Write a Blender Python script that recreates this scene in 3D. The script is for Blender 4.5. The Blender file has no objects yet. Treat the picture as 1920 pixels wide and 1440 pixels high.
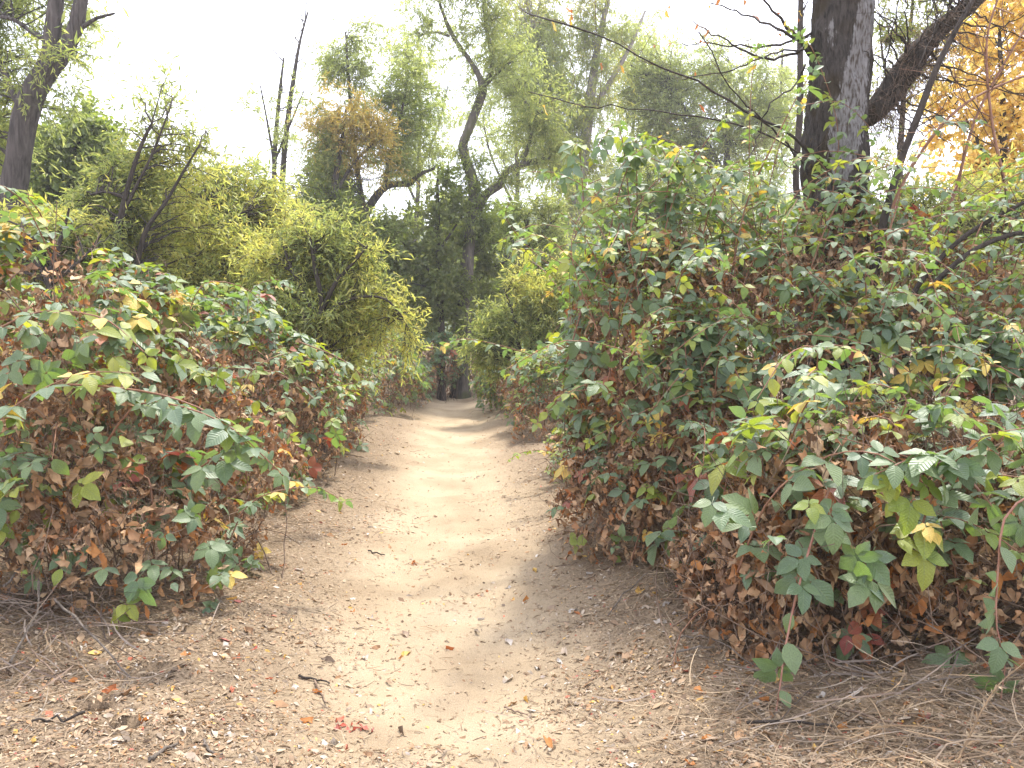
import bpy, math, time
import numpy as np
from mathutils import Matrix, Vector
T00 = time.time()
SC = bpy.context.scene
COL = SC.collection
rng = np.random.default_rng(7)

# ------------------------------------------------------------------ camera
CAM = np.array([0.0, 0.0, 1.55]); FPX = 1450.0; PITCH = math.atan(90 / FPX)
cam = bpy.data.cameras.new("camera"); cam.lens = FPX / 1920 * 36; cam.sensor_width = 36
cam.clip_start = 0.05; cam.clip_end = 2000
cam_o = bpy.data.objects.new("camera", cam); COL.objects.link(cam_o)
cam_o.location = CAM; cam_o.rotation_euler = (math.pi / 2 - PITCH, 0, 0)
SC.camera = cam_o

# ------------------------------------------------------------------ sky, sun, exposure
SUN_EL = math.radians(63); SUN_AZ = math.radians(22)      # ahead, a little to the side of the path
world = bpy.data.worlds.new("World"); SC.world = world; world.use_nodes = True
wn = world.node_tree; wn.nodes.clear()
sky = wn.nodes.new("ShaderNodeTexSky"); sky.sky_type = 'NISHITA'; sky.sun_disc = False
sky.sun_elevation = SUN_EL; sky.sun_rotation = SUN_AZ
sky.air_density = 1.0; sky.dust_density = 4.0; sky.ozone_density = 1.0
tc = wn.nodes.new("ShaderNodeTexCoord")
cn = wn.nodes.new("ShaderNodeTexNoise"); cn.inputs["Scale"].default_value = 2.6; cn.inputs["Detail"].default_value = 7
cr = wn.nodes.new("ShaderNodeMapRange"); cr.inputs[1].default_value = 0.42; cr.inputs[2].default_value = 0.62
cr.inputs[3].default_value = 0.62; cr.inputs[4].default_value = 0.97
mx = wn.nodes.new("ShaderNodeMix"); mx.data_type = 'RGBA'
mx.inputs[7].default_value = (13.0, 13.3, 15.2, 1)          # bright thin cloud veil
bg = wn.nodes.new("ShaderNodeBackground"); bg.inputs["Strength"].default_value = 0.12
wo = wn.nodes.new("ShaderNodeOutputWorld")
L = wn.links.new
L(tc.outputs["Generated"], cn.inputs["Vector"]); L(cn.outputs["Fac"], cr.inputs[0])
L(cr.outputs[0], mx.inputs[0]); L(sky.outputs[0], mx.inputs[6]); L(mx.outputs[2], bg.inputs["Color"])
L(bg.outputs[0], wo.inputs["Surface"])
sun = bpy.data.lights.new("sun", 'SUN'); sun.energy = 4.0; sun.angle = math.radians(6); sun.color = (1, 0.95, 0.86)
sun_o = bpy.data.objects.new("sun", sun); COL.objects.link(sun_o)
sd = Vector((math.sin(SUN_AZ) * math.cos(SUN_EL), math.cos(SUN_AZ) * math.cos(SUN_EL), math.sin(SUN_EL)))
sun_o.rotation_euler = (-sd).to_track_quat('-Z', 'Y').to_euler(); sun_o.location = (0, 0, 30)
SC.view_settings.view_transform = 'Standard'; SC.view_settings.look = 'None'
SC.view_settings.exposure = 1.12; SC.view_settings.gamma = 1.0; SC.view_settings.use_curve_mapping = False
SC.cycles.max_bounces = 8; SC.cycles.diffuse_bounces = 4; SC.cycles.transmission_bounces = 4

# ------------------------------------------------------------------ maths helpers
def nz(v):
    return v / np.maximum(np.linalg.norm(v, axis=-1, keepdims=True), 1e-9)
CT, ST = math.cos(PITCH), math.sin(PITCH)
def at(px, py, Y):
    """photo pixel (1920 wide) at distance Y -> world point(s)"""
    px, py, Y = np.broadcast_arrays(np.asarray(px, float), np.asarray(py, float), np.asarray(Y, float))
    a = (px - 960) / FPX; b = (720 - py) / FPX
    t = Y / (CT + b * ST)
    return np.stack([a * t, Y, CAM[2] + t * (b * CT - ST)], -1)
def project(P):
    d = P - CAM
    dep = d[..., 1] * CT - d[..., 2] * ST
    up = d[..., 1] * ST + d[..., 2] * CT
    dep = np.where(np.abs(dep) < 1e-6, 1e-6, dep)
    return 960 + FPX * d[..., 0] / dep, 720 - FPX * up / dep, dep
_r = np.random.default_rng(3)
_K = [(_r.normal(size=(7, 3)), _r.uniform(0, 6.28, 7)) for _ in range(4)]
def noise3(P, sc=1.0, k=0):
    W, ph = _K[k]
    v = np.zeros(P.shape[:-1])
    for i in range(7):
        v += np.sin(P @ W[i] * sc * (1 + 0.25 * i) + ph[i]) / (1 + 0.25 * i)
    return v / 3.2
def sstep(a, b, x):
    t = np.clip((x - a) / (b - a), 0, 1); return t * t * (3 - 2 * t)
def path_c(Y):
    return -0.05 - 0.0724 * np.minimum(Y, 30)
HOLES = [(178, 1376, .038, .17), (232, 1411, .045, .15), (305, 1286, .045, .09)]
HOLE_XY = []
for hx, hy, hr, hd in HOLES:
    p = at(hx, hy, 2.9 * 0 + 1.42 * FPX / (hy - 630)); HOLE_XY.append((p[0], p[1], hr, hd))
def ground_h(x, Y):
    x = np.asarray(x, float); Y = np.asarray(Y, float)
    s = np.abs(x - path_c(Y))
    P = np.stack([x, Y, np.zeros_like(x + Y)], -1)
    h = 0.19 * sstep(0.12, 1.25, s) + 0.18 * sstep(1.2, 2.8, s)
    h = h + 0.020 * noise3(P, 1.3, 0) + 0.022 * noise3(P, 4.2, 1) * sstep(60, 20, Y)
    h = h + 0.014 * noise3(P, 10.0, 2) * sstep(20, 8, Y)
    h = h + 0.5 * sstep(15, 60, s) * noise3(P, 0.08, 3)
    for (hx, hy, hr, hd) in HOLE_XY:
        d2 = ((x - hx) / (hr * 1.3)) ** 2 + ((Y - hy) / hr) ** 2
        h = h - hd * np.exp(-d2 ** 2) + 0.010 * np.exp(-((np.sqrt(d2) - 2.0) / .5) ** 2)
    return h
def gpt(x, y, dz=0.0):
    return np.stack([np.asarray(x, float), np.asarray(y, float), ground_h(x, y) + dz], -1)
def ground_at(px, py, dz=0.0):
    """where a photo pixel below the horizon meets the ground"""
    a = at(px, py, 1.0) - CAM
    t = (0.05 - CAM[2]) / a[2]
    for _ in range(6):
        p = CAM + a * t; t = (ground_h(p[0], p[1]) - CAM[2]) / a[2]
    p = CAM + a * t; return np.array([p[0], p[1], ground_h(p[0], p[1]) + dz])
def smooth_line(P, n):
    """Catmull-Rom resample of control points (any number of columns)"""
    P = np.asarray(P, float)
    if len(P) == 2: return P[0] + (P[1] - P[0]) * np.linspace(0, 1, n)[:, None]
    Q = np.vstack([2 * P[0] - P[1], P, 2 * P[-1] - P[-2]])
    t = np.linspace(0, len(P) - 1 - 1e-6, n); i = t.astype(int); f = (t - i)[:, None]
    a, b, c, d = Q[i], Q[i + 1], Q[i + 2], Q[i + 3]
    return 0.5 * (2 * b + (c - a) * f + (2 * a - 5 * b + 4 * c - d) * f ** 2 + (3 * b - 3 * c + d - a) * f ** 3)

# ------------------------------------------------------------------ mesh helpers
def build(name, parts, mats, parent=None, base=(0, 0, 0), smooth=False, kind=None, attrs=None):
    """parts: list of (verts, faces, material index or array, uv or None) -> ONE mesh object"""
    base = np.asarray(base, float)
    V, FL, MI, UV, n = [], [], [], [], 0
    for (v, f, m, uv) in parts:
        if len(v) == 0: continue
        V.append(v - base); FL.append(f + n)
        MI.append(np.broadcast_to(np.asarray(m, np.int32), (len(f),)))
        UV.append(np.zeros((len(v), 2)) if uv is None else uv); n += len(v)
    me = bpy.data.meshes.new(name)
    V = np.concatenate(V); UV = np.concatenate(UV)
    me.vertices.add(len(V)); me.vertices.foreach_set("co", V.astype(np.float32).ravel())
    li = np.concatenate([f.ravel() for f in FL]).astype(np.int32)
    cnt = np.concatenate([np.full(len(f), f.shape[1], np.int32) for f in FL])
    st = np.concatenate([[0], np.cumsum(cnt)[:-1]]).astype(np.int32)
    me.loops.add(len(li)); me.loops.foreach_set("vertex_index", li)
    me.polygons.add(len(cnt)); me.polygons.foreach_set("loop_start", st)
    me.polygons.foreach_set("material_index", np.concatenate(MI).astype(np.int32))
    if smooth: me.polygons.foreach_set("use_smooth", np.ones(len(cnt), bool))
    uvl = me.uv_layers.new(name="UVMap"); uvl.data.foreach_set("uv", UV[li].astype(np.float32).ravel())
    for k, a in (attrs or {}).items():
        at_ = me.attributes.new(k, 'FLOAT', 'POINT'); at_.data.foreach_set("value", a.astype(np.float32))
    for m in mats: me.materials.append(m)
    me.update(calc_edges=True)
    o = bpy.data.objects.new(name, me); COL.objects.link(o)
    if parent is not None: o.parent = parent
    else: o.location = base
    if kind: o["kind"] = kind
    return o
def thing(name, label, cat, loc, group=None):
    o = bpy.data.objects.new(name, None); COL.objects.link(o); o.location = [float(c) for c in loc]
    o.empty_display_size = 0.1
    o["label"] = label; o["category"] = cat
    if group: o["group"] = group
    return o
def tubes(P, R, sides=4):
    """P (N,K,3), R (N,K) -> verts, quads, uv"""
    N, K, _ = P.shape
    T = nz(np.gradient(P, axis=1)); D = nz(P[:, -1] - P[:, 0])
    ref = np.zeros((N, 3)); ref[np.arange(N), np.argmin(np.abs(D), 1)] = 1
    U = nz(np.cross(T, ref[:, None, :])); W = np.cross(T, U)
    a = np.arange(sides) * 2 * np.pi / sides
    V = P[:, :, None] + R[:, :, None, None] * (np.cos(a)[:, None] * U[:, :, None] + np.sin(a)[:, None] * W[:, :, None])
    i = np.arange(N)[:, None, None] * K * sides; k = np.arange(K - 1)[None, :, None] * sides; j = np.arange(sides)[None, None, :]
    j2 = (j + 1) % sides
    F = np.stack([i + k + j, i + k + j2, i + k + sides + j2, i + k + sides + j], -1).reshape(-1, 4)
    uv = np.stack(np.broadcast_arrays((a / 6.2832)[None, None, :], np.linspace(0, 1, K)[None, :, None] + np.zeros((N, 1, 1))), -1).reshape(-1, 2)
    return V.reshape(-1, 3), F, uv
def ribbons(P, R, seed=0):
    """flat curved strips (straw blades): P (N,K,3), R (N,K)"""
    N, K, _ = P.shape; r = np.random.default_rng(seed)
    T = nz(P[:, -1] - P[:, 0]); S = nz(np.cross(T, nz(r.normal(size=(N, 3)) + np.array([0, 0, 1.2]))))
    V = np.stack([P - S[:, None] * R[..., None], P + S[:, None] * R[..., None]], 2).reshape(-1, 3)
    i = np.arange(N)[:, None] * K * 2 + np.arange(K - 1)[None] * 2
    F = np.stack([i, i + 1, i + 3, i + 2], -1).reshape(-1, 4)
    return V, F, None
def inst(tpl, pos, ax, nrm, size, mat=0):
    tv, tf, tu = tpl
    N = len(pos); k = len(tv)
    ax = nz(ax); X = nz(np.cross(ax, nrm)); Z = np.cross(X, ax)
    s = np.broadcast_to(np.asarray(size, float), (N,))[:, None, None]
    V = pos[:, None] + s * (tv[None, :, 0:1] * X[:, None] + tv[None, :, 1:2] * ax[:, None] + tv[None, :, 2:3] * Z[:, None])
    F = (np.arange(N)[:, None, None] * k + tf[None]).reshape(-1, 3)
    m = np.repeat(np.broadcast_to(np.asarray(mat, np.int32), (N,)), len(tf))
    return V.reshape(-1, 3), F, m, np.tile(tu, (N, 1))
def rvec(n, r=None):
    return nz((r or rng).normal(size=(n, 3)))
UP = np.array([0, 0, 1.0])

# ------------------------------------------------------------------ leaf templates (along +Y, upper side +Z)
def leaflet(stations, widths, fold=0.10, droop=0.18, wav=0.0, seed=0):
    r = np.random.default_rng(seed)
    v = [(0, 0, 0)]; uv = [(.5, 0)]; f = []
    n = len(stations)
    for t, w in zip(stations, widths):
        z = -droop * t * t
        jl, jr = r.uniform(-wav, wav, 2)
        v += [(-w * (1 + jl), t - .03, z + fold * w * 2 + jl * .15), (0, t, z), (w * (1 + jr), t - .03, z + fold * w * 2 + jr * .15)]
        uv += [(0, t), (.5, t), (1, t)]
    v.append((0, 1, -droop)); uv.append((.5, 1)); tip = len(v) - 1
    f += [(0, 2, 1), (0, 3, 2)]
    for i in range(n - 1):
        a = 1 + 3 * i; b = a + 3
        f += [(a, a + 1, b + 1), (a, b + 1, b), (a + 1, a + 2, b + 2), (a + 1, b + 2, b + 1)]
    a = 1 + 3 * (n - 1)
    f += [(a, a + 1, tip), (a + 1, a + 2, tip)]
    return np.array(v, float), np.array(f, int), np.array(uv, float)
def xform(t, ang, sc, off, tilt=0.0):
    v, f, u = t
    v = v * sc
    ct, st = math.cos(tilt), math.sin(tilt)
    v = np.stack([v[:, 0], v[:, 1] * ct - v[:, 2] * st, v[:, 1] * st + v[:, 2] * ct], -1)
    c, s = math.cos(ang), math.sin(ang)
    return np.stack([v[:, 0] * c - v[:, 1] * s, v[:, 0] * s + v[:, 1] * c, v[:, 2]], -1) + off, f, u
def join(ts):
    V, F, U, n = [], [], [], 0
    for v, f, u in ts:
        V.append(v); F.append(f + n); U.append(u); n += len(v)
    return np.concatenate(V), np.concatenate(F), np.concatenate(U)
S5, W5 = [.1, .27, .48, .7, .88], [.15, .275, .315, .25, .12]
S3, W3 = [.2, .48, .8], [.24, .31, .17]
S2, W2 = [.28, .66], [.29, .27]
S1, W1 = [.45], [.36]
def compound(n, st, wd, seed, petiole=True):
    r = np.random.default_rng(seed)
    out = []
    if n == 1:
        out.append(xform(leaflet(st, wd, .12, .2, .12, seed), 0, 1.0, (0, .12, 0), r.uniform(-.2, .1)))
    else:
        angs = [0, 1.15, -1.15] + ([2.1, -2.1] if n == 5 else [])
        for i, a in enumerate(angs):
            sc = (1, .86, .86, .66, .66)[i] * r.uniform(.9, 1.08)
            o = np.array([0, .42, 0]) if i == 0 else np.array([-math.sin(a) * .05, .26 if i < 3 else .2, 0])
            out.append(xform(leaflet(st, wd, r.uniform(.04, .2), r.uniform(.1, .35), .14, seed * 7 + i), a * 1.08 + r.uniform(-.18, .18), sc, o, r.uniform(-.4, .12)))
    if petiole:
        w = .014; v = np.array([(-w, -.15, -.03), (w, -.15, -.03), (0, .42, 0), (0, .13, -.02)]); out.append((v, np.array([(0, 1, 3), (1, 2, 3), (0, 3, 2)]), np.full((4, 2), .5)))
    return join(out)
NEAR = [compound(n, S5, W5, s) for n, s in ((3, 1), (5, 2), (3, 3), (5, 4), (3, 5), (1, 6), (5, 8))]
MID = [compound(n, S3, W3, s, False) for n, s in ((3, 11), (5, 12), (3, 13), (1, 14))]
MID2 = [compound(n, S2, W2, s, False) for n, s in ((3, 11), (5, 12), (3, 13), (1, 14))]
FAR = [compound(n, S1, W1, s, False) for n, s in ((3, 21), (5, 22))]
WILLOW4 = leaflet([.4], [.13], .25, .12, 0, 1)
WILLOW = (np.array([(0, 0, 0), (-.10, .45, .03), (0, 1, -.1), (.10, .45, .03)]), np.array([(0, 3, 2), (0, 2, 1)]), np.array([(.5, 0), (0, .5), (.5, 1), (1, .5)]))
OVAL = (np.array([(0, 0, 0), (-.30, .5, .06), (0, 1, -.12), (.30, .5, .06)]), np.array([(0, 3, 2), (0, 2, 1)]), np.array([(.5, 0), (0, .5), (.5, 1), (1, .5)]))
def crumple(seed, n=3, amp=.62, asp=.46):
    r = np.random.default_rng(seed)
    xs = np.linspace(-.5, .5, n) * asp; ys = np.linspace(0, 1, n + 1)
    v, u = [], []
    for j, y in enumerate(ys):
        w = math.sin(math.pi * (.12 + .8 * y)) ** .8
        for i, x in enumerate(xs):
            curl = (x / .5) ** 2 * r.uniform(.5, 1.6)
            v.append((x * w * (1 - .4 * curl) + r.normal() * .04, y + r.normal() * .05, curl * .35 * w + r.normal() * amp * .35 - .3 * y * y)); u.append((i / (n - 1), y))
    f = []
    for j in range(n):
        for i in range(n - 1):
            a = j * n + i
            f += [(a, a + 1, a + n + 1), (a, a + n + 1, a + n)]
    return np.array(v), np.array(f), np.array(u)
DRY = [crumple(s, 3) for s in range(30, 36)]
DRYLO = [crumple(s, 2, .4, .6) for s in range(40, 44)]
CHIP = [crumple(50 + s, 2, .2, .5) for s in range(4)]

# ------------------------------------------------------------------ materials
def new_mat(name):
    m = bpy.data.materials.new(name); m.use_nodes = True
    m.node_tree.nodes.clear(); return m, m.node_tree.nodes, m.node_tree.links.new
def ramp(n, cols, interp='LINEAR'):
    r = n.new("ShaderNodeValToRGB"); e = r.color_ramp.elements; r.color_ramp.interpolation = interp
    while len(e) < len(cols): e.new(0.5)
    for i, c in enumerate(cols):
        p = i / max(len(cols) - 1, 1) if len(c) == 3 else c[3]
        e[i].position = p; e[i].color = (c[0], c[1], c[2], 1)
    return r
def leaf_mat(name, cols, rough=.5, tr=.35, tint=(1.5, 1.5, .7), under=None, veins=False, spec=.45):
    m, n, l = new_mat(name)
    g = n.new("ShaderNodeNewGeometry"); oi = n.new("ShaderNodeObjectInfo")
    ad = n.new("ShaderNodeMath"); ad.operation = 'ADD'; fr = n.new("ShaderNodeMath"); fr.operation = 'FRACT'
    l(g.outputs["Random Per Island"], ad.inputs[0]); l(oi.outputs["Random"], ad.inputs[1]); l(ad.outputs[0], fr.inputs[0])
    r = ramp(n, cols); l(fr.outputs[0], r.inputs[0])
    col = r.outputs[0]
    tcx = n.new("ShaderNodeTexCoord")
    no = n.new("ShaderNodeTexNoise"); no.inputs["Scale"].default_value = 28; l(tcx.outputs["Object"], no.inputs["Vector"])
    mp = n.new("ShaderNodeMapRange"); mp.inputs[1].default_value = .3; mp.inputs[2].default_value = .7; mp.inputs[3].default_value = .78; mp.inputs[4].default_value = 1.18
    l(no.outputs["Fac"], mp.inputs[0])
    mul = n.new("ShaderNodeMix"); mul.data_type = 'RGBA'; mul.blend_type = 'MULTIPLY'; mul.inputs[0].default_value = 1
    l(col, mul.inputs[6]); l(mp.outputs[0], mul.inputs[7]); col = mul.outputs[2]
    p = n.new("ShaderNodeBsdfPrincipled"); p.inputs["Roughness"].default_value = rough; p.inputs["Specular IOR Level"].default_value = spec
    if veins: p.inputs["Sheen Weight"].default_value = .3; p.inputs["Sheen Roughness"].default_value = .45
    if veins:
        uvn = n.new("ShaderNodeUVMap"); sp = n.new("ShaderNodeSeparateXYZ"); l(uvn.outputs[0], sp.inputs[0])
        def mth(op, a, b=None):
            q = n.new("ShaderNodeMath"); q.operation = op
            for i, x in enumerate((a, b)):
                if x is None: continue
                if isinstance(x, (int, float)): q.inputs[i].default_value = x
                else: l(x, q.inputs[i])
            return q.outputs[0]
        du = mth('ABSOLUTE', mth('SUBTRACT', sp.outputs[0], .5))
        h = mth('SINE', mth('MULTIPLY', mth('SUBTRACT', sp.outputs[1], mth('MULTIPLY', du, .55)), 56.0))
        mid = mth('MINIMUM', mth('MULTIPLY', du, 22.0), 1.0)
        hh = mth('ADD', mth('MULTIPLY', h, .5), mid)
        bp = n.new("ShaderNodeBump"); bp.inputs["Strength"].default_value = .35; bp.inputs["Distance"].default_value = .003
        l(hh, bp.inputs["Height"]); l(bp.outputs[0], p.inputs["Normal"])
        vm = n.new("ShaderNodeMix"); vm.data_type = 'RGBA'; vm.inputs[7].default_value = (.16, .21, .10, 1)
        l(mth('SUBTRACT', .4, mth('MULTIPLY', mid, .4)), vm.inputs[0]); l(col, vm.inputs[6]); col = vm.outputs[2]
    if under:
        um = n.new("ShaderNodeMix"); um.data_type = 'RGBA'; um.inputs[7].default_value = (*under, 1)
        bf = n.new("ShaderNodeMath"); bf.operation = 'MULTIPLY'; bf.inputs[1].default_value = .75
        l(g.outputs["Backfacing"], bf.inputs[0]); l(bf.outputs[0], um.inputs[0]); l(col, um.inputs[6]); cs = um.outputs[2]
    else: cs = col
    l(cs, p.inputs["Base Color"])
    t = n.new("ShaderNodeBsdfTranslucent")
    tm = n.new("ShaderNodeMix"); tm.data_type = 'RGBA'; tm.blend_type = 'MULTIPLY'; tm.inputs[0].default_value = 1; tm.inputs[7].default_value = (*tint, 1)
    l(col, tm.inputs[6]); l(tm.outputs[2], t.inputs["Color"])
    ms = n.new("ShaderNodeMixShader"); ms.inputs[0].default_value = tr
    o = n.new("ShaderNodeOutputMaterial")
    l(p.outputs[0], ms.inputs[1]); l(t.outputs[0], ms.inputs[2]); l(ms.outputs[0], o.inputs["Surface"])
    return m
UND = (.20, .25, .17)
B_GREEN = leaf_mat("bramble_leaf_green", [(.075, .125, .062), (.10, .155, .07), (.125, .175, .07), (.09, .14, .085)], .45, .36, (2.0, 2.2, .55), UND, True, .6)
B_LIME = leaf_mat("bramble_leaf_lime", [(.12, .19, .03), (.20, .25, .035), (.26, .28, .04)], .45, .42, (1.7, 1.6, .5), (.28, .32, .14), True, .5)
B_YELLOW = leaf_mat("bramble_leaf_yellow", [(.50, .36, .07), (.62, .47, .12), (.55, .33, .06)], .5, .35, (1.2, 1.1, .6), None, True, .4)
B_RED = leaf_mat("bramble_leaf_red", [(.18, .04, .03), (.26, .07, .03), (.30, .11, .04)], .55, .3, (1.4, 1, .7), None, True, .4)
DRY_M = leaf_mat("dead_leaf", [(.29, .165, .09), (.42, .27, .15), (.13, .075, .045), (.48, .34, .21), (.35, .175, .08), (.19, .115, .07)], .75, .14, (1.2, 1.05, .85), None, False, .2)
DRY_O = leaf_mat("dead_leaf_orange", [(.36, .15, .05), (.42, .20, .07), (.30, .10, .04)], .7, .3, (1.4, 1.1, .7), None, False, .2)
W_GREEN = leaf_mat("willow_leaf_green", [(.16, .20, .07), (.21, .25, .085), (.28, .30, .11), (.34, .34, .12)], .45, .55, (1.7, 1.7, 1.0), (.16, .20, .10), False, .4)
W_YEL = leaf_mat("willow_leaf_yellow", [(.35, .38, .12), (.40, .42, .13), (.50, .45, .14), (.26, .31, .10)], .5, .55, (1.5, 1.45, .9), None, False, .4)
W_PALE = leaf_mat("willow_leaf_pale", [(.22, .26, .11), (.27, .31, .13), (.32, .34, .14)], .5, .58, (1.9, 1.9, 1.1), (.22, .26, .17), False, .4)
T_DARK = leaf_mat("oak_leaf_dark", [(.11, .135, .065), (.14, .16, .07), (.17, .18, .08)], .5, .55, (2.0, 2.1, .9), None, False, .4)
T_GREEN = leaf_mat("tree_leaf_green", [(.12, .16, .055), (.15, .19, .065), (.19, .22, .075)], .5, .55, (2.0, 2.0, .8), None, False, .4)
T_GOLD = leaf_mat("tree_leaf_gold", [(.76, .60, .17), (.80, .68, .24), (.64, .40, .11), (.78, .64, .22)], .5, .55, (1.2, 1.15, .75), None, False, .35)
T_AMBER = leaf_mat("tree_leaf_amber", [(.36, .30, .08), (.42, .32, .09), (.28, .27, .08)], .5, .42, (1.4, 1.2, .6), None, False, .35)

def bark_mat(name, dark, light, moss=None, scale=14, stretch=.18, bare=None, rough=.9, bump=.03):
    m, n, l = new_mat(name)
    t = n.new("ShaderNodeTexCoord"); mp = n.new("ShaderNodeMapping"); mp.inputs["Scale"].default_value = (1, 1, stretch)
    l(t.outputs["Object"], mp.inputs[0])
    a = n.new("ShaderNodeTexNoise"); a.inputs["Scale"].default_value = scale; a.inputs["Detail"].default_value = 8; a.inputs["Roughness"].default_value = .65; a.inputs["Distortion"].default_value = .6
    l(mp.outputs[0], a.inputs["Vector"])
    r = ramp(n, [(*dark, .32), (*[(d + q) / 2 for d, q in zip(dark, light)], .5), (*light, .72)]); l(a.outputs["Fac"], r.inputs[0])
    col = r.outputs[0]
    if moss:
        b = n.new("ShaderNodeTexNoise"); b.inputs["Scale"].default_value = 3.2; b.inputs["Detail"].default_value = 6; l(t.outputs["Object"], b.inputs["Vector"])
        k = n.new("ShaderNodeMapRange"); k.inputs[1].default_value = .47; k.inputs[2].default_value = .60; k.inputs[4].default_value = .8; l(b.outputs["Fac"], k.inputs[0])
        x = n.new("ShaderNodeMix"); x.data_type = 'RGBA'; x.inputs[7].default_value = (*moss, 1); l(k.outputs[0], x.inputs[0]); l(col, x.inputs[6]); col = x.outputs[2]
    if bare:
        at_ = n.new("ShaderNodeAttribute"); at_.attribute_name = "bare"
        c2 = n.new("ShaderNodeTexNoise"); c2.inputs["Scale"].default_value = 60; c2.inputs["Detail"].default_value = 6; l(mp.outputs[0], c2.inputs["Vector"])
        r2 = ramp(n, [(.09, .07, .055, .36), (*bare, .52), (bare[0] * 1.25, bare[1] * 1.25, bare[2] * 1.25, .75)]); l(c2.outputs["Fac"], r2.inputs[0])
        ad = n.new("ShaderNodeMath"); ad.operation = 'MULTIPLY_ADD'; ad.inputs[1].default_value = .9; ad.inputs[2].default_value = -.45; l(c2.outputs["Fac"], ad.inputs[0])
        sm = n.new("ShaderNodeMath"); sm.operation = 'ADD'; l(at_.outputs["Fac"], sm.inputs[0]); l(ad.outputs[0], sm.inputs[1])
        k2 = n.new("ShaderNodeMapRange"); k2.inputs[1].default_value = .42; k2.inputs[2].default_value = .55; l(sm.outputs[0], k2.inputs[0])
        x = n.new("ShaderNodeMix"); x.data_type = 'RGBA'; l(k2.outputs[0], x.inputs[0]); l(col, x.inputs[6]); l(r2.outputs[0], x.inputs[7]); col = x.outputs[2]
    p = n.new("ShaderNodeBsdfPrincipled"); p.inputs["Roughness"].default_value = rough; p.inputs["Specular IOR Level"].default_value = .2
    bp = n.new("ShaderNodeBump"); bp.inputs["Strength"].default_value = 1; bp.inputs["Distance"].default_value = bump
    l(a.outputs["Fac"], bp.inputs["Height"]); l(bp.outputs[0], p.inputs["Normal"]); l(col, p.inputs["Base Color"])
    o = n.new("ShaderNodeOutputMaterial"); l(p.outputs[0], o.inputs["Surface"]); return m
BARK_OLD = bark_mat("old_bark_moss", (.016, .013, .011), (.115, .098, .085), (.05, .036, .018), 42, .26, (.25, .24, .235), .95, .08)
BARK_GREY = bark_mat("grey_bark", (.025, .02, .018), (.14, .12, .11), None, 20, .13, None, .95, .06)
BARK_DARK = bark_mat("dark_bark", (.02, .016, .013), (.075, .06, .05), None, 22, .2)
STICK_M = bark_mat("dry_stick", (.08, .065, .052), (.22, .185, .155), None, 30, .3)
BARK_PALE = bark_mat("pale_bark", (.14, .12, .11), (.36, .33, .31), None, 12, .2)
BARK_MOSSY = bark_mat("mossy_bark", (.04, .033, .03), (.16, .14, .12), (.07, .075, .03), 12, .2)
CANE_M = bark_mat("cane_skin", (.13, .055, .035), (.27, .15, .09), None, 40, .3, None, .6, .002)
CANE_RED = bark_mat("cane_skin_red", (.20, .08, .06), (.34, .20, .14), None, 40, .3, None, .55, .002)
CANE_DEAD = bark_mat("dead_cane", (.07, .045, .032), (.25, .18, .13), None, 30, .3, None, .85, .002)
STRAW_M = leaf_mat("straw", [(.24, .175, .11), (.34, .26, .17), (.15, .11, .08), (.29, .20, .115), (.20, .165, .13)], .7, .15, (1.2, 1.1, .9), None, False, .3)
GREYST = leaf_mat("weathered_stalk", [(.13, .10, .08), (.22, .18, .15), (.08, .06, .048), (.17, .12, .09)], .8, .05, (1.1, 1.1, 1), None, False, .2)
CHIP_M = leaf_mat("litter_chip", [(.25, .155, .09), (.36, .265, .17), (.16, .10, .06), (.40, .32, .22), (.32, .18, .09), (.11, .075, .05), (.42, .35, .27), (.27, .175, .11)], .75, .12, (1.2, 1.1, .9), None, False, .25)
CHIP_RED = leaf_mat("litter_red", [(.34, .07, .05), (.42, .14, .08), (.30, .10, .09)], .6, .2, (1.3, 1, .8), None, False, .3)
CHIP_YEL = leaf_mat("litter_yellow", [(.55, .36, .10), (.50, .28, .08)], .6, .2, (1.2, 1, .7), None, False, .3)
CHIP_PALE = leaf_mat("litter_pale", [(.40, .35, .30), (.44, .40, .36), (.33, .27, .23)], .6, .15, (1.1, 1.1, 1), None, False, .35)

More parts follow.
